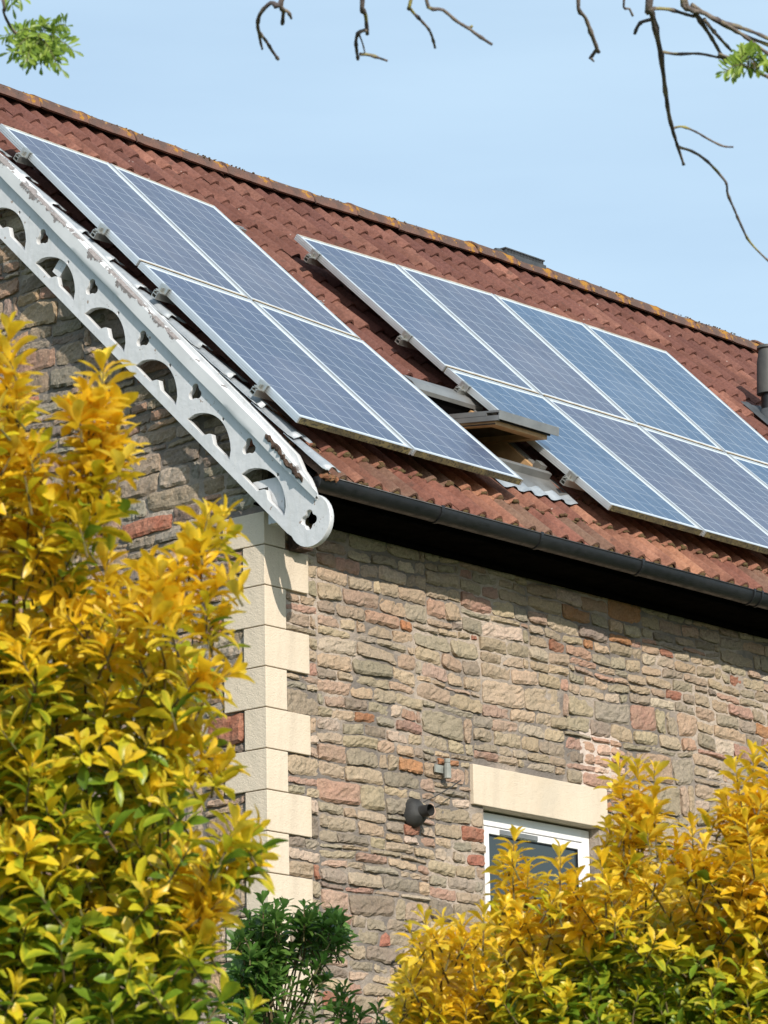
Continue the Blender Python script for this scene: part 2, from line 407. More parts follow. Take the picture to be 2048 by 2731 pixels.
rubble(fw,0,7.2,5.535+Z0,front_blocked,lambda s,z:True,fr_front,PAL,hires=lambda s,z:z>2.3+Z0 and s<5.3,warp=edge_k,brick=lambda s,z:2.86<s<3.26 and 4.31+Z0<z<4.66+Z0)
# mortar body of the front wall with the window opening left out
def slab(mb,x0,x1,z0,z1,y0=WY+.011,y1=WY+.3): mb.box((x0,y0,z0),(x1,y1,z1),1)
fw.box((WX+2.88,WY+.0085,4.30+Z0),(WX+3.28,WY+.0105,4.66+Z0),2)
slab(fw,WX+.012,WX+WN[0],0,5.56+Z0); slab(fw,WX+WN[1],XEND,0,5.56+Z0); slab(fw,WX+WN[0],WX+WN[1],0,WN[2]); slab(fw,WX+WN[0],WX+WN[1],WN[3]+.006,5.56+Z0)
M_palem=m_noisy('pale_repointing',(.62,.52,.45),(.50,.41,.35),20,.95,.01)
o_fw=fw.build('wall',[M_stone,M_mortar,M_palem],house,loc=(WX,WY,0)); o_fw['label']='sunlit front wall of buff and pink rubble stone'
gw=MB()
rubble(gw,0,.463,6.6+Z0,gable_blocked,under_roof,fr_gable,PALG,hs=(.04,.10),hires=lambda s,z:z>2.3+Z0,warp=lambda s,z:.2,slopes=1)
rubble(gw,.487,4.6,8.7+Z0,gable_blocked,under_roof,fr_gable,PALG,hs=(.055,.15),corner=0,hires=lambda s,z:z>2.3+Z0 and s<3.2,warp=lambda s,z:min(1,max(0,(s-.5)/.3)),slopes=1)
# gable body
ys=[WY+.3001,YR,2*YR-WY]; YB=2*YR-WY
def gable_prism(mb,x0,x1,m):
    zr=lambda y: roofp(0,0,0).z+((y-PY)*st/ct)+(-.2)/ct
    P=[(WY+.013,0),(YB,0),(YB,5.5+Z0),(YR,ZR-.12),(WY+.013,zr(WY+.013))]
    A=[mb.vert((x0,y,z)) for y,z in P]; B=[mb.vert((x1,y,z)) for y,z in P]
    mb.face(A,m); mb.face(B[::-1],m)
    for i in range(5): j=(i+1)%5; mb.face((A[i],B[i],B[j],A[j])[::1],m)
gable_prism(gw,WX+.011,WX+.29,1)
o_gw=gw.build('wall',[M_stone,M_mortar],house,loc=(WX,WY,0)); o_gw['label']='shaded gable wall of grey and red rubble stone'
bw=MB(); bw.box((WX+.3,YB-.3,0),(XEND,YB,5.5+Z0)); bw.box((XEND-.3,WY+.3,0),(XEND,YB-.3,5.5+Z0)); bw.build('wall',M_mortar,house,loc=(WX,WY,0))
# cream quoins
for k in range(-1,30):
    z1=QZ-k*QH; z0=z1-QH
    if z1<.1: break
    z0=max(z0,.0); fl,gl=quoin_dims(k); e=.0025; q=MB(); pr=.014
    if k==-1: z1-=.04
    a,b=WX-pr,WY-pr
    P=[(a,b),(WX+fl,b),(WX+fl,WY+.011),(WX+.011,WY+.011),(WX+.011,WY+gl),(a,WY+gl)]
    A=[q.vert((x,y,z0+e)) for x,y in P]; B=[q.vert((x,y,z1-e)) for x,y in P]
    q.face(A[::-1]); q.face(B)
    for i in range(6): j=(i+1)%6; q.face((A[i],A[j],B[j],B[i]))
    q.build('quoin',M_cream,house,loc=(WX,WY,z0),bevel=.004)
li=MB(); li.box((WX+LT[0],WY-.016,LT[2]),(WX+LT[1],WY+.25,LT[3])); li.build('lintel',M_cream,house,loc=(WX+LT[0],WY,LT[2]),bevel=.004)
# ------------------------------------------------------------------ window in the front wall
x0,x1,z0,z1=WX+WN[0],WX+WN[1],WN[2],WN[3]; yf=WY+.085; zt=z1-.012
win=MB(); fwid=.075
win.box((x0+.004,yf,z0),(x0+fwid,yf+.06,zt)); win.box((x1-fwid,yf,z0),(x1-.004,yf+.06,zt)); win.box((x0+fwid,yf,zt-fwid),(x1-fwid,yf+.06,zt)); win.box((x0+fwid,yf,z0),(x1-fwid,yf+.06,z0+fwid))
wo=win.build('window',M_upvc,house,loc=(x0,yf,z0),bevel=.003)
cs=MB(); a0,a1,b0,b1=x0+fwid+.012,x1-fwid-.012,z0+fwid+.01,zt-fwid-.01; cw_=.042
cs.box((a0,yf-.012,b0),(a0+cw_,yf+.03,b1)); cs.box((a1-cw_,yf-.012,b0),(a1,yf+.03,b1)); cs.box((a0+cw_,yf-.012,b1-cw_),(a1-cw_,yf+.03,b1)); cs.box((a0+cw_,yf-.012,b0),(a1-cw_,yf+.03,b0+cw_))
cs.build('casement',M_upvc,wo,bevel=.004,loc=(a0,yf,b0))
gk=MB(); t=.006
for (p,q_) in (((a0+cw_,b0+cw_),(a0+cw_+t,b1-cw_)),((a1-cw_-t,b0+cw_),(a1-cw_,b1-cw_)),((a0+cw_,b1-cw_-t),(a1-cw_,b1-cw_))): gk.box((p[0],yf-.006,p[1]),(q_[0],yf+.02,q_[1]))
gk.build('gasket',M_black,wo,loc=(a0,yf,b0))
gl_=MB(); gl_.box((a0+cw_-.004,yf+.005,b0+cw_-.004),(a1-cw_+.004,yf+.02,b1-cw_+.004)); gl_.build('pane',M_glass,wo,loc=(a0,yf,b0))
tv=MB(); tv.box((a0+.14,yf-.02,b1-.036),(a0+.50,yf-.013,b1-.008)); tv.build('trickle_vent',M_cover,wo,loc=(a0,yf,b1))
sb=MB(); sb.box((x0-.02,WY-.04,z0-.07),(x1+.02,WY+.1,z0-.002)); sb.build('sill',M_cream,wo,loc=(x0,yf,z0))
rm=MB(); rm.box((x0-.1,yf+.07,z0-.1),(x1+.1,yf+.9,z1+.1)); rm.build('dark_interior',M_darkroom,wo,loc=(x0,yf,z0))

# ------------------------------------------------------------------ roof tiles
RP=.155; NU=int((XEND-16.985)/RP)+1; U0=16.985-PX
SKW=(2.19,2.83,-2.90,-2.02)      # roof window footprint
def prof(t):         # one roll and one pan, t in 0..1
    r=.62
    if t<r: return .038*math.sin(math.pi*t/r)**1.1
    return -.005*math.sin(math.pi*(t-r)/(1-r))
rf=MB(); NC=15; GA=(RV-EV)/NC
TC=[((.180,.082,.064),10),((.158,.070,.056),9),((.205,.097,.074),6),((.135,.060,.050),6),((.25,.115,.085),1.5)]
TCL=[((.27,.125,.085),10),((.31,.15,.10),6),((.22,.095,.070),7),((.18,.11,.08),4),((.33,.16,.10),1.5)]
for ci in range(NC):
    v0=EV+ci*GA
    for t_ in range(0,NU,2):
        col=pick(TCL if ci<3 else TC); b_=random.uniform(.88,1.12); col=tuple(c_*b_ for c_ in col)
        jh=random.uniform(-.003,.004); jv=random.uniform(-.007,.007); js=random.uniform(-.004,.004)
        for r_ in (0,1):
            ui=t_+r_; uu=U0+ui*RP
            if uu+RP/2>SKW[0] and uu+RP/2<SKW[1] and v0+GA*.9>SKW[2] and v0<SKW[3]-.02: continue
            G=[];Cc=[]; ns=11
            for (vv,hh,sh) in ((v0+jv-.001,.020-.015,.55),(v0+jv,.020,.8),(v0+jv+.012,.023,1),(v0+jv+GA*.5,.013,1),(v0+jv+GA+.03,.000,1)):
                row=[];rc=[]
                for s_ in range(ns):
                    t=s_/(ns-1); vx=vv+js*(t-.5)
                    row.append(tp(uu+t*RP*1.001, vx, TO-.012+hh+jh+prof(t)))
                    rc.append(col)
                G.append(row); Cc.append(rc)
            rf.grid(G,0,Cc,flip=True)
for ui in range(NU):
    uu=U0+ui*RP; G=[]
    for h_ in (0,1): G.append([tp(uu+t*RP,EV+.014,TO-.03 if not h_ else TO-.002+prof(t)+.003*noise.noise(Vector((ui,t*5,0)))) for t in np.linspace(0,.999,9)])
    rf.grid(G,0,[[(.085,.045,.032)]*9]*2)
# underlay sheet and the rear slope
NX=26
for side in (0,1):
    G=[]
    for i in range(NX+1):
        x=PX+U0+.01+(XEND-PX-U0)*i/NX; row=[]
        for v in (EV+.04,-2.5,-.6,RV):
            p=tp(x-PX,v,TO-.03)
            if side: p=Vector((p.x,2*YR-p.y,p.z))
            row.append(p)
        G.append(row)
    if side: rf.grid(G,0,[[(.22,.08,.055)]*4]*(NX+1))
    else:
        # leave the roof-window hole open
        pass
def under(u0,u1,v0,v1):
    G=[[tp(u,v,TO-.03) for v in np.linspace(v0,v1,5)] for u in np.linspace(u0,u1,12)]; rf.grid(G,1,flip=True)
ue=XEND-PX
under(U0+.01,SKW[0]+.02,EV+.04,RV); under(SKW[1]-.02,ue,EV+.04,RV); under(SKW[0]+.02,SKW[1]-.02,EV+.04,SKW[2]+.05); under(SKW[0]+.02,SKW[1]-.02,SKW[3]-.03,RV)
roof=rf.build('roof',[M_tile,M_felt],house,smooth=True,loc=(WX,WY,5.6+Z0))
try: roof.data.set_sharp_from_angle(angle=R_(38))
except Exception: pass
# ridge tiles
RL=.452; nr=int((XEND-16.93)/RL)+1
for i in range(nr):
    xa=16.93+i*RL; r=MB(); G=[];G2=[]; jz=random.uniform(-.008,.008); jy=random.uniform(-.006,.006); tl=random.uniform(-.006,.006)
    for s_ in range(7):
        t=s_/6; x=xa+t*(RL-.006); zc=ZR+sag(x)+jz+tl*(t-.5); row=[];row2=[]; 
        for a_ in range(-6,7):
            an=a_/6*R_(82); bulge=.012*(1 if s_ in(0,) else 0)
            rr=.128+bulge*.5+noise.noise(Vector((x*6,a_*.4,i)))*.006
            row.append((x,YR+jy+math.sin(an)*rr*1.0,zc-.045+math.cos(an)*rr*.98))
            row2.append((x,YR+jy+math.sin(an)*(rr-.02),zc-.045+math.cos(an)*(rr-.02)*.98))
        G.append(row);G2.append(row2)
    A=r.grid(G,0,flip=False); B=r.grid(G2,0,flip=True)
    n_=len(A[0])
    for s_ in range(6):
        for e_ in (0,n_-1): r.face((A[s_][e_],A[s_+1][e_],B[s_+1][e_],B[s_][e_]))
    for s_ in (0,6):
        for j in range(n_-1): r.face((A[s_][j],A[s_][j+1],B[s_][j+1],B[s_][j]))
    r.build('ridge_tile',M_ridge,roof,loc=(xa,YR,ZR),smooth=True)
# plastic slotted ridge ventilator
rv=MB(); xa,xb_=23.17,23.64; zc=ZR+sag(23.4)+.075
rv.box((xa,YR-.10,zc-.05),(xb_,YR+.10,zc-.015)); rv.box((xa+.01,YR-.06,zc-.015),(xb_-.01,YR+.06,zc+.018))
for i in range(26):
    x=xa+.012+i*(xb_-xa-.03)/25; 
    rv.box((x,YR-.085,zc-.015),(x+.006,YR-.06,zc+.018))
rv.box((xa,YR-.090,zc+.0182),(xb_,YR+.090,zc+.027)); rv.tube([(xa+.02,YR-.03,zc+.0),(xa-.05,YR-.03,zc-.0)],[.03,.02],10)
M_ventgrey=m_noisy('dark_grey_vent_plastic',(.045,.05,.055),(.075,.08,.085),10,.6)
rv.build('ridge_vent',M_ventgrey,roof,loc=(xa,YR,zc))
# moss lumps along the second course
ms_=MB()
def lump(mb,p,r,col=None,sq=.6):
    n1,n2=7,5; sd=Vector((random.random()*40,)*3); G=[]
    for i in range(n1+1):
        row=[]
        for j in range(n2+1):
            a_=2*math.pi*(i%n1)/n1; b_=math.pi*j/n2; d=Vector((math.cos(a_)*math.sin(b_),math.sin(a_)*math.sin(b_),math.cos(b_)))
            rr=r*(1+.45*noise.noise(d*1.7+sd)); row.append(Vector(p)+Vector((d.x*rr,d.y*rr,d.z*rr*sq)))
        G.append(row)
    mb.grid(G)
for i in range(NU):
    for ci,dens in ((1,3.4),(0,.15),(2,.25)):
        for k in range(int(dens)+(random.random()<dens%1)):
            u=U0+i*RP+random.uniform(0,RP); 
            if ci==2 and 2.1<u<2.9: continue
            t=((u-U0)/RP)%1; v=EV+ci*GA+random.uniform(-.015,.02)
            lump(ms_,tp(u,v,TO+.004+prof(t)*.8),random.uniform(.008,.022))
for k in range(420):
    x=random.uniform(16.95,27); a_=R_(random.uniform(-60,25)); 
    if 23.15<x<23.66 or noise.noise(Vector((x*1.7,3,0)))<-.12: continue
    lump(ms_,(x,YR+math.sin(a_)*.127,ZR+sag(x)-.045+math.cos(a_)*.127),random.uniform(.003,.009))
for i in range(NU):
    u=U0+(i+.31)*RP+random.uniform(-.006,.006)
    lump(ms_,tp(u,EV+.010,TO+.006),random.uniform(.022,.030),sq=.8)
    if random.random()<.85 and not 2.1<u<2.9: lump(ms_,tp(u+random.uniform(-.01,.01),EV+GA+.004,TO+.024),random.uniform(.022,.034),sq=.7)
    if random.random()<.25 and not 2.1<u<2.9: lump(ms_,tp(u,EV+2*GA,TO+.022),random.uniform(.012,.024))
ms_.build('moss',M_moss,roof,loc=(WX,WY,5.7+Z0),smooth=True)['kind']='stuff'
# lead over the verge rolls, one sheet per course
for ci in range(NC):
    v0=EV+ci*GA; L=MB(); G=[]; jw=random.uniform(-.015,.02); cr=random.uniform(-.01,.01)
    for k,vv in enumerate(np.linspace(v0-.035+cr,v0+GA+.01,6)):
        row=[]; hh=.036-.026*k/5
        for s_ in range(15):
            t=s_/14; uu=-.035+t*(.19+jw)
            h=TO+.016+hh+ (prof(min(.999,max(0,(uu-U0)/RP)))*.55+.008 if uu>U0 else 0)
            if uu<U0+.02: h=TO+.05+hh*.4-.2*(uu+.035)
            ve=vv+ (random.uniform(-.012,.012) if k==0 else 0)
            row.append(tp(uu,ve,h+noise.noise(Vector((uu*25,vv*9,ci)))*.006))
        G.append(row)
    L.grid(G,flip=False)
    o=L.build('verge_flashing',M_lead,roof,smooth=True,loc=tp(0,v0,TO))
    s_=o.modifiers.new('s','SOLIDIFY'); s_.thickness=.004
M_vm=m_noisy('verge_mortar_orange',(.25,.10,.05),(.14,.10,.05),25,.9,.01)
for ci in range(NC):
    v0=EV+ci*GA; vb=MB()
    vb.tube([tp(u,v0-.036+random.uniform(-.008,.012),TO+.012+random.uniform(0,.012)) for u in np.linspace(-.005,.135,9)],[random.uniform(.011,.021) for _ in range(9)],7,jit=.3)
    vb.build('verge_mortar',M_vm,roof,loc=tp(0,v0,TO))
# ------------------------------------------------------------------ bargeboard (cut as one curve with holes)
XB=16.93
def drift(v): return .020*(v+1.0)
def arc(cx,cy,r,a0,a1,n): return [(cx+r*math.cos(R_(a0+(a1-a0)*i/n)),cy+r*math.sin(R_(a0+(a1-a0)*i/n))) for i in range(n+1)]
loops=[]
VT=1.9
out=[(VT,-.10),(VT,-.475)]+[(v,-.475+drift(v)) for v in (1,0,-1,-2,-3,-3.74)]
ce=(-3.83,-.385)
out+= [(ce[0]+.148*math.cos(R_(a_)),ce[1]+.148*math.sin(R_(a_))) for a_ in range(-70,-300,-12)]
out+= [(-3.72,-.232),(-3.66,-.21),(-3.60,-.20),(-3.5,-.16),(-3,-.10+drift(-3)),(-1,-.10)]
loops.append(out)
def circ(cx,cy,r,n=14): return arc(cx,cy,r,0,360*(n-1)/n,n-1)
for k in range(-4,5):
    vl=-.958-.5655*k; vr=vl-.4395
    if vl>VT-.1: continue
    d=drift((vl+vr)/2)
    ch=-.423+d; L_=[(vl,ch)]
    for i in range(1,15):
        t=i/15; L_.append((vl-(.4395)*t**.97, ch+.136*(math.sin(math.pi*t))**.62*(1-.10*(t-.5))))
    L_+= [(vr,ch),(vl-.272,ch+.002),(vl-.222,ch+.036),(vl-.205,ch+.028),(vl-.170,ch-.006)]
    loops.append(L_)
    loops.append(circ(vl-.238,ch+.150,.0115,10))
    tc_=(-.908-.5655*k,-.278+drift(vl))
    if tc_[0]>-3.5:
        tre=[]
        for a0 in (50,170,290):
            c_=(tc_[0]+.027*math.cos(R_(a0)),tc_[1]+.027*math.sin(R_(a0)))
            tre+=arc(c_[0],c_[1],.0265,a0-95,a0+95,9)
        loops.append(tre)
q4=[]
for a0 in (50,140,230,320):
    c_=(ce[0]+.005+.032*math.cos(R_(a0)),ce[1]+.032*math.sin(R_(a0))); q4+=arc(c_[0],c_[1],.027,a0-85,a0+85,8)
loops.append(q4)
def fret(loops,thick):
    "solid board from 2D loops: curve fill, evaluated to a mesh"
    cd=bpy.data.curves.new('fret','CURVE'); cd.dimensions='2D'; cd.fill_mode='BOTH'; cd.extrude=thick/2; cd.bevel_depth=.0015; cd.bevel_resolution=1
    for L_ in loops:
        s=cd.splines.new('POLY'); s.points.add(len(L_)-1)
        for i,(a_,b_) in enumerate(L_): s.points[i].co=(a_,b_,0,1)
        s.use_cyclic_u=True
    co=bpy.data.objects.new('fret_tmp',cd); C.objects.link(co)
    dg=bpy.context.evaluated_depsgraph_get(); me=bpy.data.meshes.new_from_object(co.evaluated_get(dg))
    bpy.data.objects.remove(co); return me
me=fret(loops,.032)
org=Vector((XB+.016,WY,6.6+Z0))
for v_ in me.vertices:
    x,y,z=v_.co; p=roofp(0,x,y); v_.co=(XB+.016-z-org.x, p.y-org.y, p.z-org.z)
me.materials.clear(); me.materials.append(M_white); me.name='bargeboard'
bb=bpy.data.objects.new('bargeboard',me); C.objects.link(bb); bb.parent=house; bb.location=org-wloc(house)
bb['label']='white painted fretwork board with half-round and trefoil cut-outs, rounded lower end'
# moulding along the top of the board
tm=MB(); G=[];Cc=[]
prf=[(.000,-.190),(-.030,-.1895),(-.034,-.186),(-.036,-.160),(-.037,-.135),(-.038,-.116),(-.034,-.112),(.002,-.108),(.03,-.106)]
vs_=np.linspace(VT,-3.80,120)
for v in vs_:
    row=[];rc=[]
    end=max(0,(-3.42-v)/.38)
    for j,(dx,nn) in enumerate(prf):
        wv=.006*noise.noise(Vector((v*3,j*.6,0)))
        nn2=nn+ .028*(v+1) + wv
        if end>0 and j>=4: nn2-=end*.085*(j-3)/5+ .012*abs(noise.noise(Vector((v*22,j,4))))
        p=roofp(0,v,nn2); row.append((XB+dx*(1-.35*end)-.0005,p.y,p.z))
        hi_=[0,.02,.03,.10,.20,.30,.34,.34,.2][j]*(1.0 if -2.3<v<.3 else (.45 if v>-3.2 else .6))
        rc.append((hi_,hi_,hi_))
    G.append(row);Cc.append(rc)
tm.grid(G,0,Cc,flip=False)
tmo=tm.build('moulding',M_peel,bb,smooth=True,loc=org); tmo.data.set_sharp_from_angle(angle=R_(30))
rt=MB()
n_=26
rt.tube([roofp(0,-3.26-.42*i/n_,-.185-.055*i/n_+random.uniform(-.007,.007))+Vector((XB-PX-.040+.010*i/n_,0,0)) for i in range(n_)],[.002]+[random.uniform(.008,.019) for _ in range(n_-2)]+[.003],7,jit=.35)
rt.build('rotten_edge',M_rot,bb,loc=org)
# timber pieces seen through the cut-outs
for v in (-1.115,.9): 
    pl=MB(); pl.box((XB+.036,v-.045,-.40),(WX+.05,v+.03,-.20),fr=lambda x,a_,b_:(x,roofp(0,a_,b_).y,roofp(0,a_,b_).z))
    pl.build('purlin',M_white,house,loc=roofp(0,v,-.3))
sx=MB(); sx.box((16.975,14.87,5.40+Z0),(17.035,14.99,5.66+Z0)); sx.box((16.975,14.99,5.615+Z0),(17.035,15.10,5.66+Z0)); sx.build('box_end',M_white,house,loc=(17,14.8,5.24+Z0))
# ------------------------------------------------------------------ eaves: fascia, soffit, gutter
e=roofp(0,EV,TO)   # eave line
GY,GZ=14.660,5.617+Z0     # gutter axis
fa=MB(); fa.box((16.99,14.735,5.525+Z0),(XEND,14.757,5.66+Z0)); fa.build('fascia',M_fascia,house,loc=(17,14.74,5.5+Z0))
sf=MB(); sf.box((16.985,14.757,5.535+Z0),(XEND,WY+.01,5.548+Z0)); sf.box((WX+.37,WY-.05,5.50+Z0),(XEND,WY-.0165,5.534+Z0)); sf.build('soffit',M_fascia,house,loc=(17,14.76,5.49+Z0))
cb=MB(); cb.box((WX+.19,14.99,5.31+Z0),(WX+.29,WY-.017,5.43+Z0)); cb.build('corbel',M_rot,house,loc=(WX,WY,5.3+Z0))
gt=MB(); rg=.058; GD=1.36; G=[]
for x in np.linspace(16.985,XEND,30):
    G.append([(x,GY-rg*math.cos(R_(a_)),GZ-rg*GD*math.sin(R_(a_))) for a_ in np.linspace(0,180,15)])
gt.grid(G); G=[[ (x,GY-(rg-.004)*math.cos(R_(a_)),GZ-(rg*GD-.004)*math.sin(R_(a_))) for a_ in np.linspace(0,180,15)] for x in np.linspace(16.985,XEND,3)]; gt.grid(G,flip=True)
gt.tube([(16.985,GY-rg,GZ+.002),(XEND,GY-rg,GZ+.002)],.005,8)
# stop end
idx=[gt.vert((16.985,GY-rg*math.cos(R_(a_)),GZ-rg*GD*math.sin(R_(a_)))) for a_ in np.linspace(0,180,15)]; gt.face(idx)
gutter=gt.build('gutter',M_black,house,smooth=True,loc=(17,GY,GZ))
for px in (1160,1425,1695,1992,2013):
    x=on_axis(px,1326+.25*(px-893)-20,1,GY).x; b=MB(); wd=.012 if px<1990 else .008
    G=[[(x+dx,GY-(rg+dr)*math.cos(R_(a_)),GZ-(rg*GD+dr)*math.sin(R_(a_))) for a_ in np.linspace(-8,180,16)] for dx,dr in ((-wd,0),(-wd,.006),(wd,.006),(wd,0))]
    b.grid(G); b.build('gutter_clip',M_black,gutter,loc=(x,GY,GZ))
# ------------------------------------------------------------------ roof window, propped open
def rfr(u,v,h): 
    p=roofp(u,v,h); return (p.x,p.y,p.z)
u0,u1,v0,v1=2.235,2.785,-2.84,-2.06; hb=TO-.25; ht=TO+.065
rw=MB()
for a_,b_ in (((u0,v0,hb),(u0+.045,v1,ht)),((u1-.045,v0,hb),(u1,v1,ht)),((u0+.045,v0,hb),(u1-.045,v0+.045,ht)),((u0+.045,v1-.045,hb),(u1-.045,v1,ht))): rw.box(a_,b_,0,fr=rfr)
rwo=rw.build('roof_window',M_wood,house,loc=roofp(u0,v0,TO),bevel=.002); rwo['label']='grey roof window with pine frame, swung open between the two arrays'
cl=MB()
for a_,b_ in (((u0-.03,v0-.01,TO),(u0+.018,v1+.01,ht+.012)),((u1-.018,v0-.01,TO),(u1+.03,v1+.01,ht+.012)),((u0-.03,v0-.035,TO),(u1+.035,v0-.0,ht+.022)),((u0-.04,v1-.02,TO),(u1+.04,v1+.075,ht+.03))): cl.box(a_,b_,0,fr=rfr)
cl.box((u0+.018,v1-.056,hb+.02),(u1-.018,v1-.0455,ht+.011),1,fr=rfr)
cl.build('frame_cladding',[M_cover,M_fascia],rwo,loc=roofp(u0,v0,TO),bevel=.003)
hd=MB(); G=[[rfr(u,v,h) for v,h in ((v1-.06,ht+.012),(v1-.055,ht+.034),(v1+.0,ht+.046),(v1+.085,ht+.04),(v1+.10,ht+.0))] for u in np.linspace(u0-.05,u1+.05,8)]; hd.grid(G,flip=True)
oh=hd.build('hood',M_cover,rwo,loc=roofp(u0,v1,TO)); s_=oh.modifiers.new('s','SOLIDIFY'); s_.thickness=.006
ap=MB(); G=[[rfr(u,v,TO+.028+ (.012 if v>v0-.2 else .002+prof(((u-U0)/RP)%1)*.55)) for v in (v0-.0,v0-.12,v0-.20,v0-.215,v0-.30)] for u in np.linspace(u0-.12,u1+.12,30)]; ap.grid([[r_[k] for k in (0,1,2)] for r_ in G],flip=True,m=0); ap.grid([[r_[k] for k in (2,3,4)] for r_ in G],flip=True,m=1)
ap.build('apron_flashing',[M_cover,M_lead],rwo,loc=roofp(u0,v0,TO),smooth=True)
# side strip of a lone tile roll beside the window is part of the roof; the sash pivots at mid height
PV=Vector((0,15.485,6.555+Z0)); SA=R_(6.5); ca,sa=math.cos(SA),math.sin(SA)
def sfr(x,l,h): return (x, PV.y+l*ca-h*sa, PV.z+l*sa+h*ca)     # l positive towards the back
xs0,xs1=PX+u0+.02,PX+u1-.02
sm=MB()
for a_,b_ in (((xs0,-.36,-.085),(xs0+.06,.37,-.03)),((xs1-.06,-.36,-.085),(xs1,.37,-.03)),((xs0+.06,-.36,-.085),(xs1-.06,-.28,-.03)),((xs0+.06,.30,-.085),(xs1-.06,.37,-.03))): sm.box(a_,b_,0,fr=sfr)
sash=sm.build('sash',M_wood,rwo,loc=sfr(xs0,-.36,0),bevel=.003)
sc2=MB()
sc2.box((xs0-.02,-.40,-.012),(xs1+.06,-.30,0),fr=sfr); sc2.box((xs0-.02,-.402,-.055),(xs1+.06,-.395,-.0125),fr=sfr)
sc2.box((xs0-.02,-.30,-.03),(xs0+.035,.39,0),fr=sfr); sc2.box((xs1-.035,-.30,-.03),(xs1+.02,.39,0),fr=sfr); sc2.box((xs0-.02,.39,-.03),(xs1+.02,.42,0),fr=sfr)
sc2.box((xs0-.018,-.394,-.062),(xs0-.004,.39,-.0305),fr=sfr)
sc2.build('sash_cladding',M_cover,sash,loc=sfr(xs0,-.4,0))
sd_=MB(); sd_.box((xs0+.004,-.375,-.06),(xs1+.01,-.362,-.0125),fr=sfr); sd_.box((xs0-.003,-.36,-.083),(xs0-.0005,.37,-.076),fr=sfr); sd_.build('sash_seal',M_black,sash,loc=sfr(xs0,-.37,-.06))
sg=MB(); sg.box((xs0+.05,-.29,-.05),(xs1-.05,.31,-.035),fr=sfr); sg.build('pane',M_glass,sash,loc=sfr(xs0,-.3,-.05))
hg=MB(); hg.box((u1-.045,v0+.01,ht),(u1+.01,v0+.07,ht+.045),fr=rfr); hg.build('catch',M_steel,rwo,loc=roofp(u1,v0,ht))
dk=MB(); dk.box((u0,v0,hb-.35),(u1,v1,hb-.3),fr=rfr); dk.build('dark_interior',M_darkroom,rwo,loc=roofp(u0,v0,hb))
# ------------------------------------------------------------------ soil vent pipe at the right edge
vpx,vpy=24.885,17.0; zb=roofp(0,(vpy-PY)/ct+TO*st/ct,TO).z; zb=PZ+ (vpy-PY)*st/ct + TO/ct
vp=MB(); vp.tube([(vpx,vpy,zb-.1),(vpx,vpy,8.30+Z0)],.057,20); vpo=vp.build('vent_pipe',M_black,house,loc=(vpx,vpy,zb),smooth=True); vpo.data.set_sharp_from_angle(angle=R_(40))
cp_=MB(); cp_.tube([(vpx,vpy,8.08+Z0),(vpx,vpy,8.15+Z0),(vpx,vpy,8.33+Z0),(vpx,vpy,8.425+Z0),(vpx,vpy,8.43+Z0),(vpx,vpy,8.45+Z0)],[.088,.085,.078,.060,.075,.072],24)
cpo=cp_.build('vent_cap',m_noisy('weathered_grey_cap',(.075,.075,.07),(.045,.046,.045),8,.6),vpo,loc=(vpx,vpy,8.1+Z0),smooth=True); cpo.data.set_sharp_from_angle(angle=R_(35))
cc=MB(); cc.tube([(vpx,vpy,zb-.05),(vpx,vpy,zb+.06),(vpx,vpy,zb+.13)],[.09,.075,.062],18); G=[[tp(vpx-PX+dx,(vpy-PY)/ct+dv+TO*st/ct,TO+.045+.006*math.sin(dx*40)) for dv in np.linspace(-.22,.2,5)] for dx in np.linspace(-.2,.2,12)]; cc.grid(G,flip=True)
cc.build('lead_slate',M_ventgrey,vpo,loc=(vpx,vpy,zb),smooth=True)
# ------------------------------------------------------------------ small fittings on the front wall
wv=MB(); cx_,cz_=18.315,3.94+Z0
wv.tube([(cx_,WY-.005,cz_),(cx_,WY-.035,cz_),(cx_,WY-.06,cz_),(cx_,WY-.075,cz_+.004)],[.086,.080,.062,.043],22)
wv.tube([(cx_,WY-.07,cz_),(cx_,WY-.14,cz_+.003)],[.036,.034],18,cap=False)
M_rub=m_noisy('weathered_black_rubber',(.018,.018,.018),(.05,.05,.048),9,.7)
vo=wv.build('wall_vent',M_rub,house,loc=(cx_,WY,cz_),smooth=True); vo.data.set_sharp_from_angle(angle=R_(50)); vo['label']='black round rubber pipe outlet on the front wall'
s_=MB(); s_.tube([(cx_,WY-.066,cz_),(cx_,WY-.072,cz_)],.033,16); s_.build('pipe_bore',M_darkroom,vo,loc=(cx_,WY,cz_))
cbm=MB(); cbm.tube([(cx_+.03,WY-.06,cz_+.06),(cx_+.10,WY-.10,cz_+.10),(cx_+.22,WY-.12,cz_+.165),(cx_+.33,WY-.10,cz_+.22)],.0035,6); cbm.build('loose_cable',M_rub,house,loc=(cx_,WY,cz_))
sn=MB(); sn.box((18.50,WY-.03,4.20+Z0),(18.60,WY-.02,4.245+Z0)); sn.tube([(18.585,WY-.05,4.17+Z0),(18.585,WY-.05,4.235+Z0),(18.585,WY-.05,4.26+Z0)],[.022,.022,.016],12); sn.tube([(18.585,WY-.05,4.262+Z0),(18.585,WY-.05,4.285+Z0)],.018,10)
sn.build('sensor_bracket',m_noisy('dull_grey_plastic',(.30,.31,.28),(.20,.21,.19),20,.6),house,loc=(18.55,WY,4.2+Z0))
hk=MB(); hk.tube([(18.10,WY-.0,3.06+Z0),(18.10,WY-.06,3.07+Z0),(18.10,WY-.075,3.02+Z0),(18.10,WY-.05,2.99+Z0),(18.10,WY-.05,2.95+Z0)],.009,7); hk.build('wall_hook',M_rub,house,loc=(18.1,WY,3+Z0))

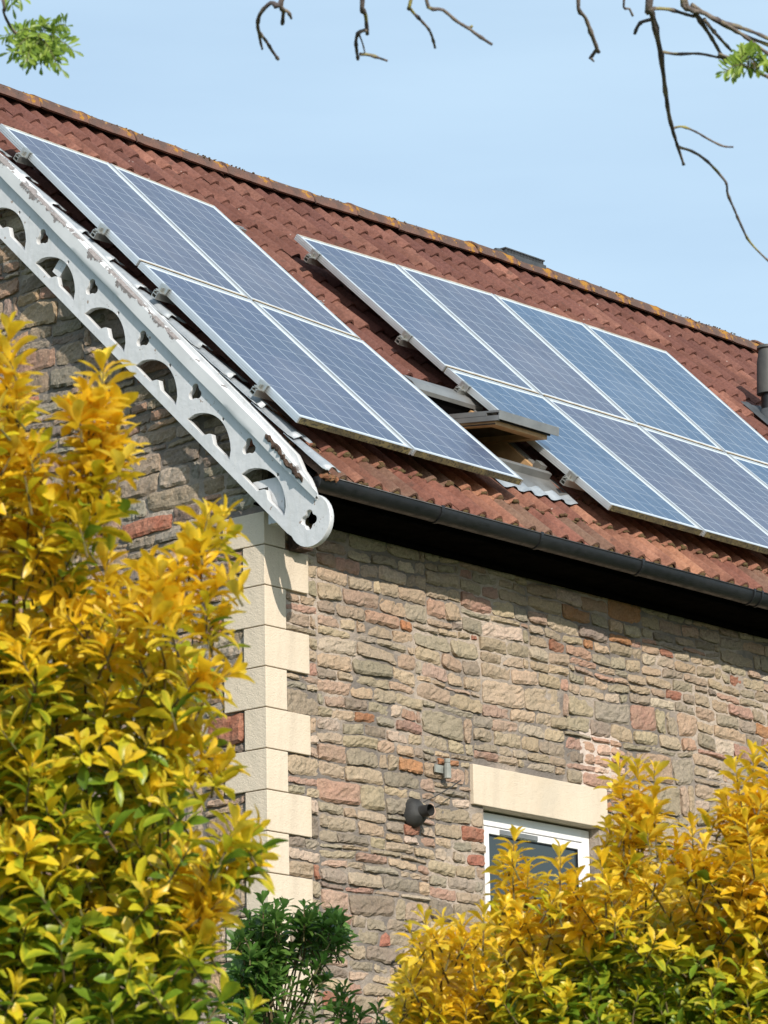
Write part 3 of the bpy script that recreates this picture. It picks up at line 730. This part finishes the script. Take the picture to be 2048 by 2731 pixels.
# ------------------------------------------------------------------ solar panels (corners measured on the glass plane)
def onroof(px,py):
    d=CR*((px-IW/2)/FPX)+CU*((IH/2-py)/FPX)+CF; nn=Vector((0,-st,ct)); P0=Vector((PX,PY,PZ-Z0))
    P=d*(P0.dot(nn)/d.dot(nn)); return ((P.x-P0.x),(P-P0).dot(Vector((0,ct,st))))
PW,PH=1.012,1.67
LA={(0,0):(-3,326),(1,0):(289,432),(2,0):(572,548),(0,1):(370,694),(1,1):(671,799),(2,1):(968,907),(0,2):(799,1113),(1,2):(1107,1201),(2,2):(1402,1283)}
RA={(0,0):(787,621),(1,0):(1054,702),(2,0):(1312,781),(3,0):(1552,859),(4,0):(1776,935),(0,1):(1187,977),(1,1):(1447,1054),(2,1):(1699,1131),(3,1):(1937,1207),(0,2):(1630,1347),(1,2):(1882,1418)}
def grid_pts(D,nc,du,dv):
    G={}
    for c_ in range(nc+1):
        for r_ in range(3):
            if (c_,r_) in D: G[c_,r_]=onroof(*D[c_,r_])
    for c_ in range(nc+1):
        for r_ in range(3):
            if (c_,r_) not in G: G[c_,r_]=(G[c_-1,r_][0]+PW,G[c_-1,r_][1]+.002)
    return G
def make_panel(cs,pm,label):
    "cs: corners TL,TR,BR,BL in roof coordinates; frame ring, glass and stained lower edge"
    cu=sum(c_[0] for c_ in cs)/4; cv=sum(c_[1] for c_ in cs)/4
    root=empty('solar_panel',roofp(cu,cv,-.04),label,'solar panel','blue solar panels mounted on the tiled roof')
    TL,TR,BR,BL=[Vector(c_) for c_ in cs]
    def P(s,t,h):   # s 0..1 left-right, t 0..1 top-bottom, bilinear in the slightly out-of-square panel
        a_=TL.lerp(TR,s); b_=BL.lerp(BR,s); q=a_.lerp(b_,t); return roofp(q.x,q.y,h)
    g_=.010; s0,s1,t0,t1=g_/1.0,1-g_/1.0,g_/1.66,1-g_/1.66
    fw_=.014; 
    f=MB()
    def bar(a0,a1,b0,b1,dirty=False):
        Q=[P(a0,b1,-.04),P(a1,b1,-.04),P(a1,b0,-.04),P(a0,b0,-.04),P(a0,b1,0),P(a1,b1,0),P(a1,b0,0),P(a0,b0,0)]
        i=[f.vert(p) for p in Q]
        for n_,q in enumerate(((3,2,1,0),(4,5,6,7),(0,1,5,4),(1,2,6,5),(2,3,7,6),(3,0,4,7))): f.face([i[k] for k in q], 1 if (dirty and n_==2) else (2 if (dirty or b1<.1) and n_==1 else 0))
    bar(s0,s0+fw_,t0,t1); bar(s1-fw_,s1,t0,t1); bar(s0+fw_,s1-fw_,t0,t0+fw_*.7); bar(s0+fw_,s1-fw_,t1-fw_*.8,t1,True)
    # two grooves on the left side face
    for h0 in (-.012,-.024):
        a_,b_=P(s0,t0,h0),P(s0,t1,h0); f.hexa([a_+Vector((-.0015,0,0))+q for q in (Vector((0,0,0)),)*1]*0 or [P(s0,t1,h0-.003)-Vector((.002,0,0)),P(s0,t1,h0-.003),P(s0,t0,h0-.003),P(s0,t0,h0-.003)-Vector((.002,0,0)),P(s0,t1,h0)-Vector((.002,0,0)),P(s0,t1,h0),P(s0,t0,h0),P(s0,t0,h0)-Vector((.002,0,0))])
    f.build('frame',[M_alu,M_aludirty,M_seam if cv>-1.2 else M_alu],root,loc=roofp(cu,cv,-.04))
    gm=MB(); idx=[gm.vert(p) for p in (P(s0+fw_,t1-fw_*.8,-.004),P(s1-fw_,t1-fw_*.8,-.004),P(s1-fw_,t0+fw_*.7,-.004),P(s0+fw_,t0+fw_*.7,-.004))]; gm.face(idx)
    b_=[gm.vert(p) for p in (P(s0+fw_,t1-fw_*.8,-.010),P(s1-fw_,t1-fw_*.8,-.010),P(s1-fw_,t0+fw_*.7,-.010),P(s0+fw_,t0+fw_*.7,-.010))]; gm.face(b_[::-1],1)
    o=gm.build('cells',[pm,M_upvc],root,loc=roofp(cu,cv,-.04)); uvl=o.data.uv_layers.new(name='UVMap')
    for li_,uvv in enumerate(((0,0),(1,0),(1,1),(0,1),(0,0),(1,0),(1,1),(0,1))): uvl.data[li_].uv=uvv
    return root
GL=grid_pts(LA,2,0,0); GR=grid_pts(RA,5,0,0)
cn=lambda G,c_,r_:[G[c_,r_],G[c_+1,r_],G[c_+1,r_+1],G[c_,r_+1]]
make_panel(cn(GL,0,0),PM[0],'upper left solar panel of the two-column array beside the white bargeboard')
make_panel(cn(GL,1,0),PM[0],'upper right solar panel of the two-column array, near the frame top left')
make_panel(cn(GL,0,1),PM[2],'lower left solar panel of the two-column array, its corner above the bargeboard end')
make_panel(cn(GL,1,1),PM[2],'lower right solar panel of the two-column array, half hiding the open roof window')
make_panel(cn(GR,0,0),PM[2],'first upper solar panel of the wide array, its raised left edge showing')
make_panel(cn(GR,1,0),PM[0],'second upper solar panel from the left of the wide array')
make_panel(cn(GR,2,0),PM[1],'third upper solar panel from the left of the wide array')
make_panel(cn(GR,3,0),PM[1],'last upper solar panel of the wide array, beside the black vent pipe')
make_panel(cn(GR,0,1),PM[1],'first lower solar panel of the wide array, right beside the open roof window')
make_panel(cn(GR,1,1),PM[0],'second lower solar panel from the left of the wide array')
make_panel(cn(GR,2,1),PM[0],'third lower solar panel of the wide array, cut by the right frame edge')
make_panel(cn(GR,3,1),PM[1],'small corner of solar panel at the right frame edge under the last upper panel')
# mounting rails with end clamps
def rail(u0,u1,v,label,grp):
    r0=empty('mounting_rail',roofp(u0,v,-.08),label,'mounting rail',grp)
    m=MB(); w_=.020
    for a_,b_ in (((u0,v-w_,-.085),(u1,v-w_+.004,-.043)),((u0,v+w_-.004,-.085),(u1,v+w_,-.043)),((u0,v-w_+.004,-.085),(u1,v+w_-.004,-.080)),((u0,v-w_+.004,-.062),(u1,v+w_-.004,-.058)),((u0,v-w_+.004,-.047),(u1,v-.007,-.043)),((u0,v+.007,-.047),(u1,v+w_-.004,-.043))): m.box(a_,b_,fr=rfr)
    m.build('rail',M_steel,r0,loc=roofp(u0,v,-.08))
    k=MB(); e=u0+.052; k.box((e-.012,v-.035,-.042),(e-.002,v+.035,.003),fr=rfr); k.box((e-.002,v-.035,.0005),(e+.02,v+.035,.004),fr=rfr); k.box((e-.034,v-.03,-.042),(e-.012,v+.03,-.036),fr=rfr); k.tube([roofp(e-.022,v,-.036),roofp(e-.022,v,-.012)],.007,8)
    k.build('end_clamp',M_steel,r0,loc=roofp(e,v,-.04))
    return r0
GRP='aluminium mounting rails under the solar panels'
def lerpu(G,v):
    a_=[G[0,r_] for r_ in range(3)]; return float(np.interp(-v,[-q[1] for q in a_],[q[0] for q in a_]))
for v,lb in ((-.25,'topmost'),(-1.19,'second from the top'),(-1.90,'third from the top'),(-2.98,'lowest')):
    u=lerpu(GL,v); rail(u-.052,u+2.0,v,'clamped rail end beside the white bargeboard, %s of four'%lb,GRP)
for v,lb in ((-.38,'topmost'),(-1.40,'second from the top'),(-2.00,'just above the open roof window'),(-3.01,'lowest, below the open roof window')):
    u=lerpu(GR,v); rail(u-.052,u+(4.0 if v>-1.7 else 5.0),v,'clamped rail end at the wide array left edge, %s'%lb,GRP)

# ------------------------------------------------------------------ leaves
def leaf_template(nl=6,nw=2,L=1,W=.37):
    V=[];F=[]
    for i in range(nl+1):
        t=i/nl; wd=W*.5*(math.sin(math.pi*min(1,t**1.75*.97+.02)))**.62
        if i==nl: wd=W*.10
        if i==0: wd=W*.06
        for j in range(nw+1):
            s=(j/nw*2-1); V.append((t*L,s*wd,abs(s)*wd*.45))
    for i in range(nl):
        for j in range(nw): a_=i*(nw+1)+j; F.append((a_,a_+1,a_+nw+2,a_+nw+1))
    return np.array(V),np.array(F)
LV,LF=leaf_template()
LT_=leaf_template(5,2,1,.30)
class Leaves:
    def __init__(s,T=None): s.T=T or (LV,LF); s.P=[];s.D=[];s.U=[];s.S=[];s.C=[];s.B=[]
    def add(s,p,d,up,size,col,bend): s.P.append(tuple(p));s.D.append(tuple(d));s.U.append(tuple(up));s.S.append(size);s.C.append(col);s.B.append(bend)
    def build(s,name,m,parent,loc):
        V,F=s.T; P=np.array(s.P);D=np.array(s.D);U=np.array(s.U);S=np.array(s.S)[:,None,None];B=np.array(s.B)[:,None]
        n_=len(P); D/=np.linalg.norm(D,axis=1)[:,None]; Sd=np.cross(U,D); Sd/=np.linalg.norm(Sd,axis=1)[:,None]+1e-9; Un=np.cross(D,Sd)
        x=V[None,:,0]; wid=RNG.uniform(.8,1.15,(n_,1)); y=V[None,:,1]*wid; z=V[None,:,2]-B*x**2+RNG.normal(0,.012,(n_,V.shape[0]))
        xx=x*(1-.25*B*x)
        W=P[:,None,:]+S*(xx[...,None]*D[:,None,:]+y[...,None]*Sd[:,None,:]+z[...,None]*Un[:,None,:])
        W-=np.array(loc)[None,None,:]
        nv=V.shape[0]; FF=(F[None]+np.arange(n_)[:,None,None]*nv).reshape(-1,4)
        me=bpy.data.meshes.new(name); me.vertices.add(n_*nv); me.vertices.foreach_set('co',W.astype(np.float32).ravel())
        nf=len(FF); me.loops.add(nf*4); me.loops.foreach_set('vertex_index',FF.astype(np.int32).ravel())
        me.polygons.add(nf); me.polygons.foreach_set('loop_start',np.arange(0,nf*4,4,dtype=np.int32)); me.update(calc_edges=True)
        me.polygons.foreach_set('use_smooth',np.ones(nf,bool)); me.materials.append(m)
        col=np.ones((n_,nv,4),np.float32); Cc=np.array(s.C)     # n,2,3: base and rim colours
        t=np.clip(np.abs(V[:,1])/.21,0,1)[None,:,None]*.8+ .25*V[None,:,0,None]
        t=np.clip(t,0,1); col[...,:3]=Cc[:,None,0,:]*(1-t)+Cc[:,None,1,:]*t
        a_=me.color_attributes.new('col','FLOAT_COLOR','POINT'); a_.data.foreach_set('color',col.ravel())
        o=bpy.data.objects.new(name,me); C.objects.link(o)
        o.parent=parent; o.location=Vector(loc)-wloc(parent)
        return o
YEL=[(.90,.64,.035),(.88,.56,.025),(.92,.72,.09),(.84,.59,.03)]
OLV=[(.66,.62,.035),(.50,.54,.035),(.76,.66,.04)]
GRN=[(.16,.27,.025),(.22,.35,.03),(.12,.21,.02)]
def lcol(y):
    "y = how young and yellow, 0..1"
    y=y+random.uniform(-.18,.18)+.12; b=random.uniform(.85,1.12)
    if y>.62: a_=random.choice(YEL); r_=random.choice(YEL)
    elif y>.30: a_=random.choice(OLV); r_=random.choice(YEL if random.random()<.6 else OLV)
    else: a_=random.choice(GRN); r_=random.choice(OLV if random.random()<.55 else GRN)
    return (tuple(c_*b for c_ in a_),tuple(c_*b for c_ in r_))
def shoot(LL,SB,tip,L,lean,young,size=.062,dens=1.0,spread=1.0,green=None,stem_r=.0025):
    d=(Vector((0,0,1))+lean).normalized(); tip=Vector(tip); ph=random.uniform(0,6.28)
    bend=Vector((random.uniform(-.1,.1),random.uniform(-.1,.1),0))
    pts=[tip-d*L*k-bend*L*k*k for k in (1,.66,.33,0)]
    SB.tube(pts,[stem_r*1.5,stem_r*1.2,stem_r,stem_r*.6],5,cap=False)
    a_=d.orthogonal().normalized(); b_=d.cross(a_)
    n_=int(max(11,L*.85/.0085*dens))
    for i in range(n_):
        f=i/n_                                   # 0 at the tip
        s=f**1.15*L*.85
        p=tip-d*s-bend*L*(s/L)**2
        an=ph+i*2.399+random.uniform(-.25,.25)
        out=a_*math.cos(an)+b_*math.sin(an)
        inc=R_(12+34*min(1,s/.045)+random.uniform(-10,14)+20*f)*spread
        dr=d*math.cos(inc)+out*math.sin(inc)
        sz=size*(.55+.5*min(1,s/.03))*random.uniform(.78,1.12)
        y=young-.85*f*min(1,L/.15)
        c_=lcol(y) if green is None else green(y)
        LL.add(p+out*.002,dr,d+out*-.2+Vector((random.uniform(-.3,.3),random.uniform(-.3,.3),0)),sz,c_,random.uniform(.10,.50))
def inpoly(x,y,P):
    r=False; j=len(P)-1
    for i in range(len(P)):
        if (P[i][1]>y)!=(P[j][1]>y) and x<(P[j][0]-P[i][0])*(y-P[i][1])/(P[j][1]-P[i][1])+P[i][0]: r=not r
        j=i
    return r
def shrub(name,label,cat,dist,depth,poly,tips,nfill,size,youngf,base_px,green=None,node=None,dens=1.0,lens=(.10,.2),low=90,group=None):
    base=at(base_px,2700,dist+depth*.4); base.z=0
    root=empty(name,base,label,cat,group); LL=Leaves(); SB=MB(); anchors=[]
    for (x,y,L,le) in tips:
        D=dist+random.uniform(-.08,.25)*depth; p=at(x,y,D); ln=CR*le+Vector((random.uniform(-.1,.1),random.uniform(-.1,.1),0))
        shoot(LL,SB,p,L,ln,youngf(x,y)+.15,size,dens,green=green); anchors.append(p-(Vector((0,0,1))+ln).normalized()*L)
        for k in range(int(L/.055)):            # side sprigs
            f=random.uniform(.25,.95); q=p-(Vector((0,0,1))+ln).normalized()*L*f+CR*random.uniform(-.045,.045)*(0.6+f)+CF*random.uniform(-.06,.06)
            shoot(LL,SB,q,random.uniform(.05,.1),CR*random.uniform(-.7,.7)+CF*random.uniform(-.6,.6),youngf(x,y)+.1-.5*f,size*.95,dens,green=green)
    xs=[p[0] for p in poly]; ys_=[p[1] for p in poly]; k=0
    while k<nfill:
        x,y=random.uniform(min(xs),max(xs)),random.uniform(min(ys_),max(ys_))
        if not inpoly(x,y,poly): continue
        k+=1; D=dist+random.random()*depth; p=at(x,y,D)
        shoot(LL,SB,p,random.uniform(*lens),CR*random.uniform(-.8,.7)+CF*random.uniform(-1.3,.0),youngf(x,y)-.35*max(0,(D-dist)/depth-.5),size*random.uniform(.85,1.1),dens,green=green)
        if random.random()<.25: anchors.append(p)
    # the rest of the crown, below the picture, down to near the ground
    ctr=at((min(xs)+max(xs))/2,2731,dist+depth/2); hw=(max(xs)-min(xs))/2/FPX*dist
    for k in range(low):
        p=ctr+CR*random.uniform(-hw,hw)+Vector((CF.x,CF.y,0))*random.uniform(-depth/2,depth/2); p.z=random.uniform(.4,ctr.z)
        shoot(LL,SB,p,.14,CR*random.uniform(-1,1)+CF*random.uniform(-1,1),.35,size*1.1,.8,green=green)
    # branches from the base up to the shoots
    back=Vector((CF.x,CF.y,0))*depth
    for a_ in random.sample(anchors,min(34,len(anchors))):
        a_=Vector(a_); m1=base.lerp(a_,.45)+back*.5+Vector((random.uniform(-.1,.1),random.uniform(-.1,.1),.1)); m2=base.lerp(a_,.8)+back*.5+Vector((random.uniform(-.05,.05),random.uniform(-.05,.05),0))
        if node: nd=at(*node); m1=nd+Vector((0,0,-.5)); m2=nd.lerp(a_,.35)+Vector((0,0,-.03))+CR*random.uniform(-.04,.04)
        SB.tube([base+back*.3+Vector((random.uniform(-.05,.05),random.uniform(-.05,.05),-.03)),m1,m2,a_+back*.2,a_],[.014,.008,.005,.0035,.002],6,cap=False)
    SB.build('stem',M_stem,root,loc=base,smooth=True)
    LL.build('foliage',M_leaf,root,base)
    return root
# left golden shrub
polyL=[(-350,1080),(0,1060),(50,1150),(110,1400),(210,1560),(300,1700),(400,1740),(490,1700),(520,1780),(500,1880),(530,1980),(450,2120),(520,2250),(580,2310),(550,2400),(500,2500),(520,2620),(480,2731),(-350,2731)]
tipsL=[(20,880,.22,-.05),(-60,900,.3,0),(50,1040,.2,.1),(275,965,.34,.02),(230,1040,.22,-.1),(305,1080,.25,.15),(290,1200,.22,.2),(40,1130,.25,-.1),(180,1430,.15,.1),
 (290,1490,.2,.2),(600,1370,.14,.15),(640,1375,.12,.4),(520,1490,.20,.1),(560,1470,.14,.1),(665,1520,.11,.9),(640,1640,.12,1.0),(470,1520,.2,-.1),(400,1500,.17,.1),(350,1590,.2,.3),(440,1640,.2,0),(600,1780,.14,.9),(660,1795,.10,1.6),
 (560,1900,.14,.6),(600,2010,.16,.9),(650,2025,.12,1.6),(730,2215,.16,.9),(745,2275,.12,1.6),(680,2190,.16,.4),(650,2330,.16,.8),(640,2400,.14,1.2),(590,2480,.15,.6),(180,1240,.24,0),(80,1300,.24,0),(-60,1100,.3,0),(250,1350,.15,.2),(640,2650,.12,.5),(720,2690,.10,.6),(560,2600,.12,.3)]
tipsL=[(x-(45 if x>400 else 0),y,L,le) for x,y,L,le in tipsL]
def yL(x,y):
    v=1.05-.00050*max(0,y-1400)
    if x<330 and y<1750: v+=.05
    if 140<x<330 and 1150<y<1480: v-=.35
    if 1750<y<2150 and x<260: v-=.2
    if 2250<y<2480 and 380<x<640: v+=.3
    return v+.35*noise.noise(Vector((x/170,y/170,0)))
shrub('golden_shrub','tall golden-leaved shrub covering the lower left of the picture, in front of the gable','shrub',10.6,1.0,polyL,tipsL,900,.092,yL,150,lens=(.08,.16),group='golden shrubs in front of the house')
polyR=[(1075,2780),(1085,2600),(1140,2510),(1260,2500),(1330,2430),(1430,2420),(1540,2400),(1620,2330),(1680,2240),(1740,2380),(1830,2360),(1930,2300),(1980,2150),(2100,2060),(2400,2050),(2400,2780)]
tipsR=[(1095,2480,.12,-.2),(1130,2440,.14,-.1),(1180,2450,.12,0),(1230,2460,.14,0),(1290,2430,.14,.1),(1372,2225,.24,0),(1340,2300,.2,-.15),(1410,2310,.18,.15),(1495,2270,.2,0),(1540,2330,.16,.2),(1460,2350,.15,-.1),(1650,2035,.3,-.1),(1700,2040,.32,.05),(1745,2050,.3,.2),(1720,2150,.2,.1),(1620,2200,.2,-.2),(1600,2290,.2,-.1),(1770,2290,.14,.4),(1845,2200,.2,0),(1880,2250,.16,.15),(1810,2260,.14,-.2),(1960,2040,.3,-.05),(2010,2010,.32,0),(2060,2000,.4,.1),(1925,2130,.2,-.3),(2120,2040,.3,0),(1990,2180,.2,0),(1080,2600,.1,-.6),(1075,2680,.1,-.8),(1940,2240,.2,-.1)]
def yR(x,y):
    v=1.12-.0009*max(0,y-2380)
    if x<1300: v+=.28
    if y>2380 and x>1560: v-=.2
    if y>2560 and 1330<x<1650: v-=.2
    if y>2470 and 1480<x<1900: v-=.38*min(1,(y-2470)/80)
    return v+.35*noise.noise(Vector((x/120,y/120,5)))
shrub('golden_shrub','golden-leaved shrub at the lower right of the picture, covering part of the white window','shrub',13.2,1.1,polyR,tipsR,1150,.078,yR,1600,lens=(.09,.16),group='golden shrubs in front of the house')
def gcol(y):
    b=random.uniform(.75,1.25); c_=random.choice([(.10,.22,.035),(.07,.16,.025),(.15,.28,.05)]); r_=random.choice([(.09,.19,.035),(.16,.26,.06)])
    return (tuple(q*b for q in c_),tuple(q*b for q in r_))
polyG=[(640,2460),(700,2430),(800,2460),(900,2440),(915,2500),(850,2530),(760,2560),(740,2620),(700,2700),(620,2731),(600,2620),(630,2560)]
tipsG=[(700,2395,.16,0),(735,2420,.13,.1),(660,2440,.14,-.2),(755,2410,.12,.1),(810,2415,.15,0),(840,2420,.12,.2),(890,2430,.12,.1),(915,2460,.1,.5),(920,2500,.08,1.1),(640,2470,.12,-.4),(860,2560,.08,.6),(870,2610,.08,.8),(780,2620,.09,.3),(790,2680,.1,.2),(900,2640,.12,.1),(920,2635,.14,.1),(930,2700,.1,.2),(840,2690,.1,.1),(1010,2690,.08,.2),(960,2700,.08,.1)]
shrub('green_shrub','dark green narrow-leaved shrub in front of the house corner, between the golden shrubs','shrub',17.5,.6,polyG,tipsG,125,.078,lambda x,y:.2,720,green=gcol,dens=1.0,lens=(.08,.13),low=60,node=(735,2790,17.8))

# ------------------------------------------------------------------ ash tree overhead
zA=lambda L:[(x*.663,y*.663) for x,y in L]; zB=lambda L:[(1050+x*.6016,y*.6016) for x,y in L]
BR_=[ (zA([(12,0),(15,50),(35,95),(60,130),(105,165),(150,185),(200,180),(232,150)]),3.6,2.2,-60),
 (zA([(1133,0),(1090,12),(1050,50),(1037,90),(1042,130),(1070,165),(1095,205),(1120,240)]),6,3,40),
 (zA([(1042,130),(1047,165),(1055,198)]),4,2.6,None),(zA([(1133,0),(1140,40),(1135,98)]),6,4,40),(zA([(1140,40),(1160,50),(1172,75)]),4,3,None),
 (zA([(1458,0),(1470,60),(1477,138)]),6,4,50),(zA([(1477,120),(1445,130),(1432,160),(1434,200),(1440,240)]),4.5,3.4,None),(zA([(1445,218),(1490,222),(1558,245)]),4,2.6,None),(zA([(1447,145),(1460,180),(1467,212)]),2,1.5,None),
 (zB([(75,0),(75,40),(120,90),(155,130),(172,170),(183,213)]),4,2.6,60),(zB([(145,0),(220,45),(280,95),(330,125),(370,155),(435,198)]),4.5,3,60),(zB([(318,120),(335,125),(348,115)]),3.5,3,None),
 (zB([(818,0),(850,80),(880,160),(908,232)]),5,4.2,60),(zB([(900,215),(885,240),(868,260)]),4,3.4,None),(zB([(875,258),(887,273)]),3,2,None),(zB([(1020,0),(1045,40),(1060,72)]),3.4,2,60),
 (zB([(1133,0),(1145,60),(1165,150),(1185,250),(1200,370),(1218,500),(1240,590),(1262,660),(1285,730)]),8.5,3,60),
 (zB([(1148,85),(1100,98),(1080,120),(1068,150)]),4.6,3.4,None),(zB([(1152,38),(1220,42),(1300,65),(1345,75)]),4.4,3.4,None),
 (zB([(1180,228),(1250,240),(1350,238),(1440,255),(1520,268)]),3.6,3,None),(zB([(1238,568),(1280,562),(1340,585),(1400,620),(1460,648),(1505,652)]),3,2.2,None),
 (zB([(1262,652),(1320,670),(1370,700),(1410,735),(1450,780),(1475,815),(1480,860),(1510,930),(1540,1000),(1580,1075),(1659,1155),(1700,1180)]),3.6,2.2,None),
 (zB([(1280,-10),(1330,50),(1370,110),(1410,170),(1450,240),(1475,280)]),7,3.6,60),(zB([(1290,-5),(1380,60),(1450,95),(1530,120),(1600,145),(1690,185)]),5.5,4,60),
 (zB([(1320,20),(1400,75),(1480,120),(1560,160),(1690,210)]),4.5,4,None),(zB([(1375,85),(1410,130),(1450,175),(1500,228)]),4,3,None),(zB([(1450,95),(1540,150),(1620,210),(1690,262)]),4,3.4,None),
 (zB([(1440,240),(1500,262),(1560,298),(1610,320),(1690,355)]),3.6,4,None)]
tb=at(3300,2731,12.5); tb.z=0
ash=empty('ash_tree',tb,'bare lichened ash twigs hanging into the sky with two tufts of young green leaves','tree')
DT=12.0
limb_y=-520
def limbpt(x): return at(x,limb_y-40*math.sin(x/400),DT+.25*math.sin(x/300))
tk=MB(); ttop=at(3300,limb_y+60,12.4)
tk.tube([tb-Vector((0,0,.1)),tb.lerp(ttop,.35)+Vector((.1,.05,0)),tb.lerp(ttop,.7)+Vector((-.05,.05,0)),ttop,ttop+Vector((-.3,.2,1.6)),ttop+Vector((-.5,.1,3))],[.26,.21,.18,.15,.09,.03],14,jit=.04)
tk.tube([ttop]+[limbpt(x) for x in range(3000,-300,-300)],[.10]+[.075-.006*i for i in range(11)],10,jit=.05)
tk.build('trunk',M_bark,ash,loc=tb,smooth=True)
def smoothpts(L,sub=3):
    P=[Vector(p) for p in L]; o=[]
    for i in range(len(P)-1):
        p0,p1,p2,p3=P[max(i-1,0)],P[i],P[i+1],P[min(i+2,len(P)-1)]
        for k in range(sub):
            t=k/sub; o.append(.5*((2*p1)+(p2-p0)*t+(2*p0-5*p1+4*p2-p3)*t*t+(3*p1-p0-3*p2+p3)*t**3))
    o.append(P[-1]); return o
for (L_,r0,r1,up) in BR_:
    b=MB(); dep0=DT+.18*math.sin(L_[0][0]/230)
    L3=[at(x,y,dep0+.0010*(y)) for x,y in L_]
    if up is not None:
        lp=limbpt(L_[0][0]+up*3); mid=at(L_[0][0]+up*.8,L_[0][1]-210,dep0+.03); L3=[lp,mid]+L3
    S3=smoothpts(L3,4); n_=len(S3); rr=[]
    for i in range(n_):
        f=i/(n_-1); r=(r0+(r1-r0)*f)*(1.5-.5*min(1,f*3) if up is not None else 1)/FPX*DT*1.2
        r*=random.uniform(.88,1.12)
        if i%5==0: r*=random.uniform(1.15,1.45)
        rr.append(r)
    b.tube(S3,rr,8,jit=.10); b.build('branch',M_bark,ash,loc=S3[0],smooth=True)
def ashtuft(cx,cy,leaves,nm,dist,hub):
    LL=Leaves(LT_); ST=MB()
    for (x,y,L) in leaves:
        a_=at(hub[0]+random.uniform(-25,25),hub[1]+random.uniform(-15,15),dist+random.uniform(-.06,.06)); e_=at(x,y,dist+random.uniform(-.14,.14)); 
        pts=[a_.lerp(e_,t)+Vector((0,0,.02*math.sin(math.pi*t))) for t in (0,.35,.7,1)]; ST.tube(pts,[.0012]*3+[.0008],4,cap=False)
        dr=(e_-a_).normalized(); sd=dr.cross(CF).normalized()
        for k in range(5):
            p=a_.lerp(e_,.42+.12*k)+Vector((0,0,.02*math.sin(math.pi*(.42+.12*k))))
            for sg_ in (-1,1):
                c_=random.choice([(.26,.38,.05),(.34,.46,.07),(.17,.27,.035)])
                LL.add(p,dr*.75+sd*sg_+Vector((0,0,-.25)),-CF+Vector((random.uniform(-.6,.6),random.uniform(-.6,.6),random.uniform(.2,1))),random.uniform(.028,.042),(c_,c_),random.uniform(0,.2))
        c_=(.18,.28,.04); LL.add(e_,dr+Vector((0,0,-.2)),-CF+Vector((0,0,.5)),.036,(c_,c_),.1)
    ST.build('leaf_stalk',M_stem,ash,loc=at(cx,cy,dist)); LL.build('leaf_tuft',M_ashleaf,ash,at(cx,cy,dist))
lv=[]
for i in range(26):
    an=random.uniform(0,6.28); r=random.uniform(.25,1); lv.append((112+80*r*math.cos(an),115+(62 if math.sin(an)<0 else 75)*r*math.sin(an),.1))
lv+=[(165,185,.1),(110,178,.1),(42,150,.1),(25,140,.1),(180,70,.1),(12,95,.1),(20,100,.1),(195,135,.1)]
ashtuft(112,115,lv,'a',DT+.1,(115,110))
ashtuft(30,5,[(34,22,.1),(10,-20,.1),(55,0,.1),(60,-30,.1)],'b',DT,(30,-40))
lv=[(1925,198,.1),(1948,205,.1),(1935,190,.1),(1965,140,.1),(1985,140,.1),(2005,155,.1),(2030,150,.1),(2020,185,.1),(2050,185,.1),(1990,190,.1),(1975,160,.1),(2040,170,.1),(1960,180,.1),(2010,170,.1),(1995,150,.1)]
ashtuft(1990,170,lv,'c',DT+.1,(2000,178))
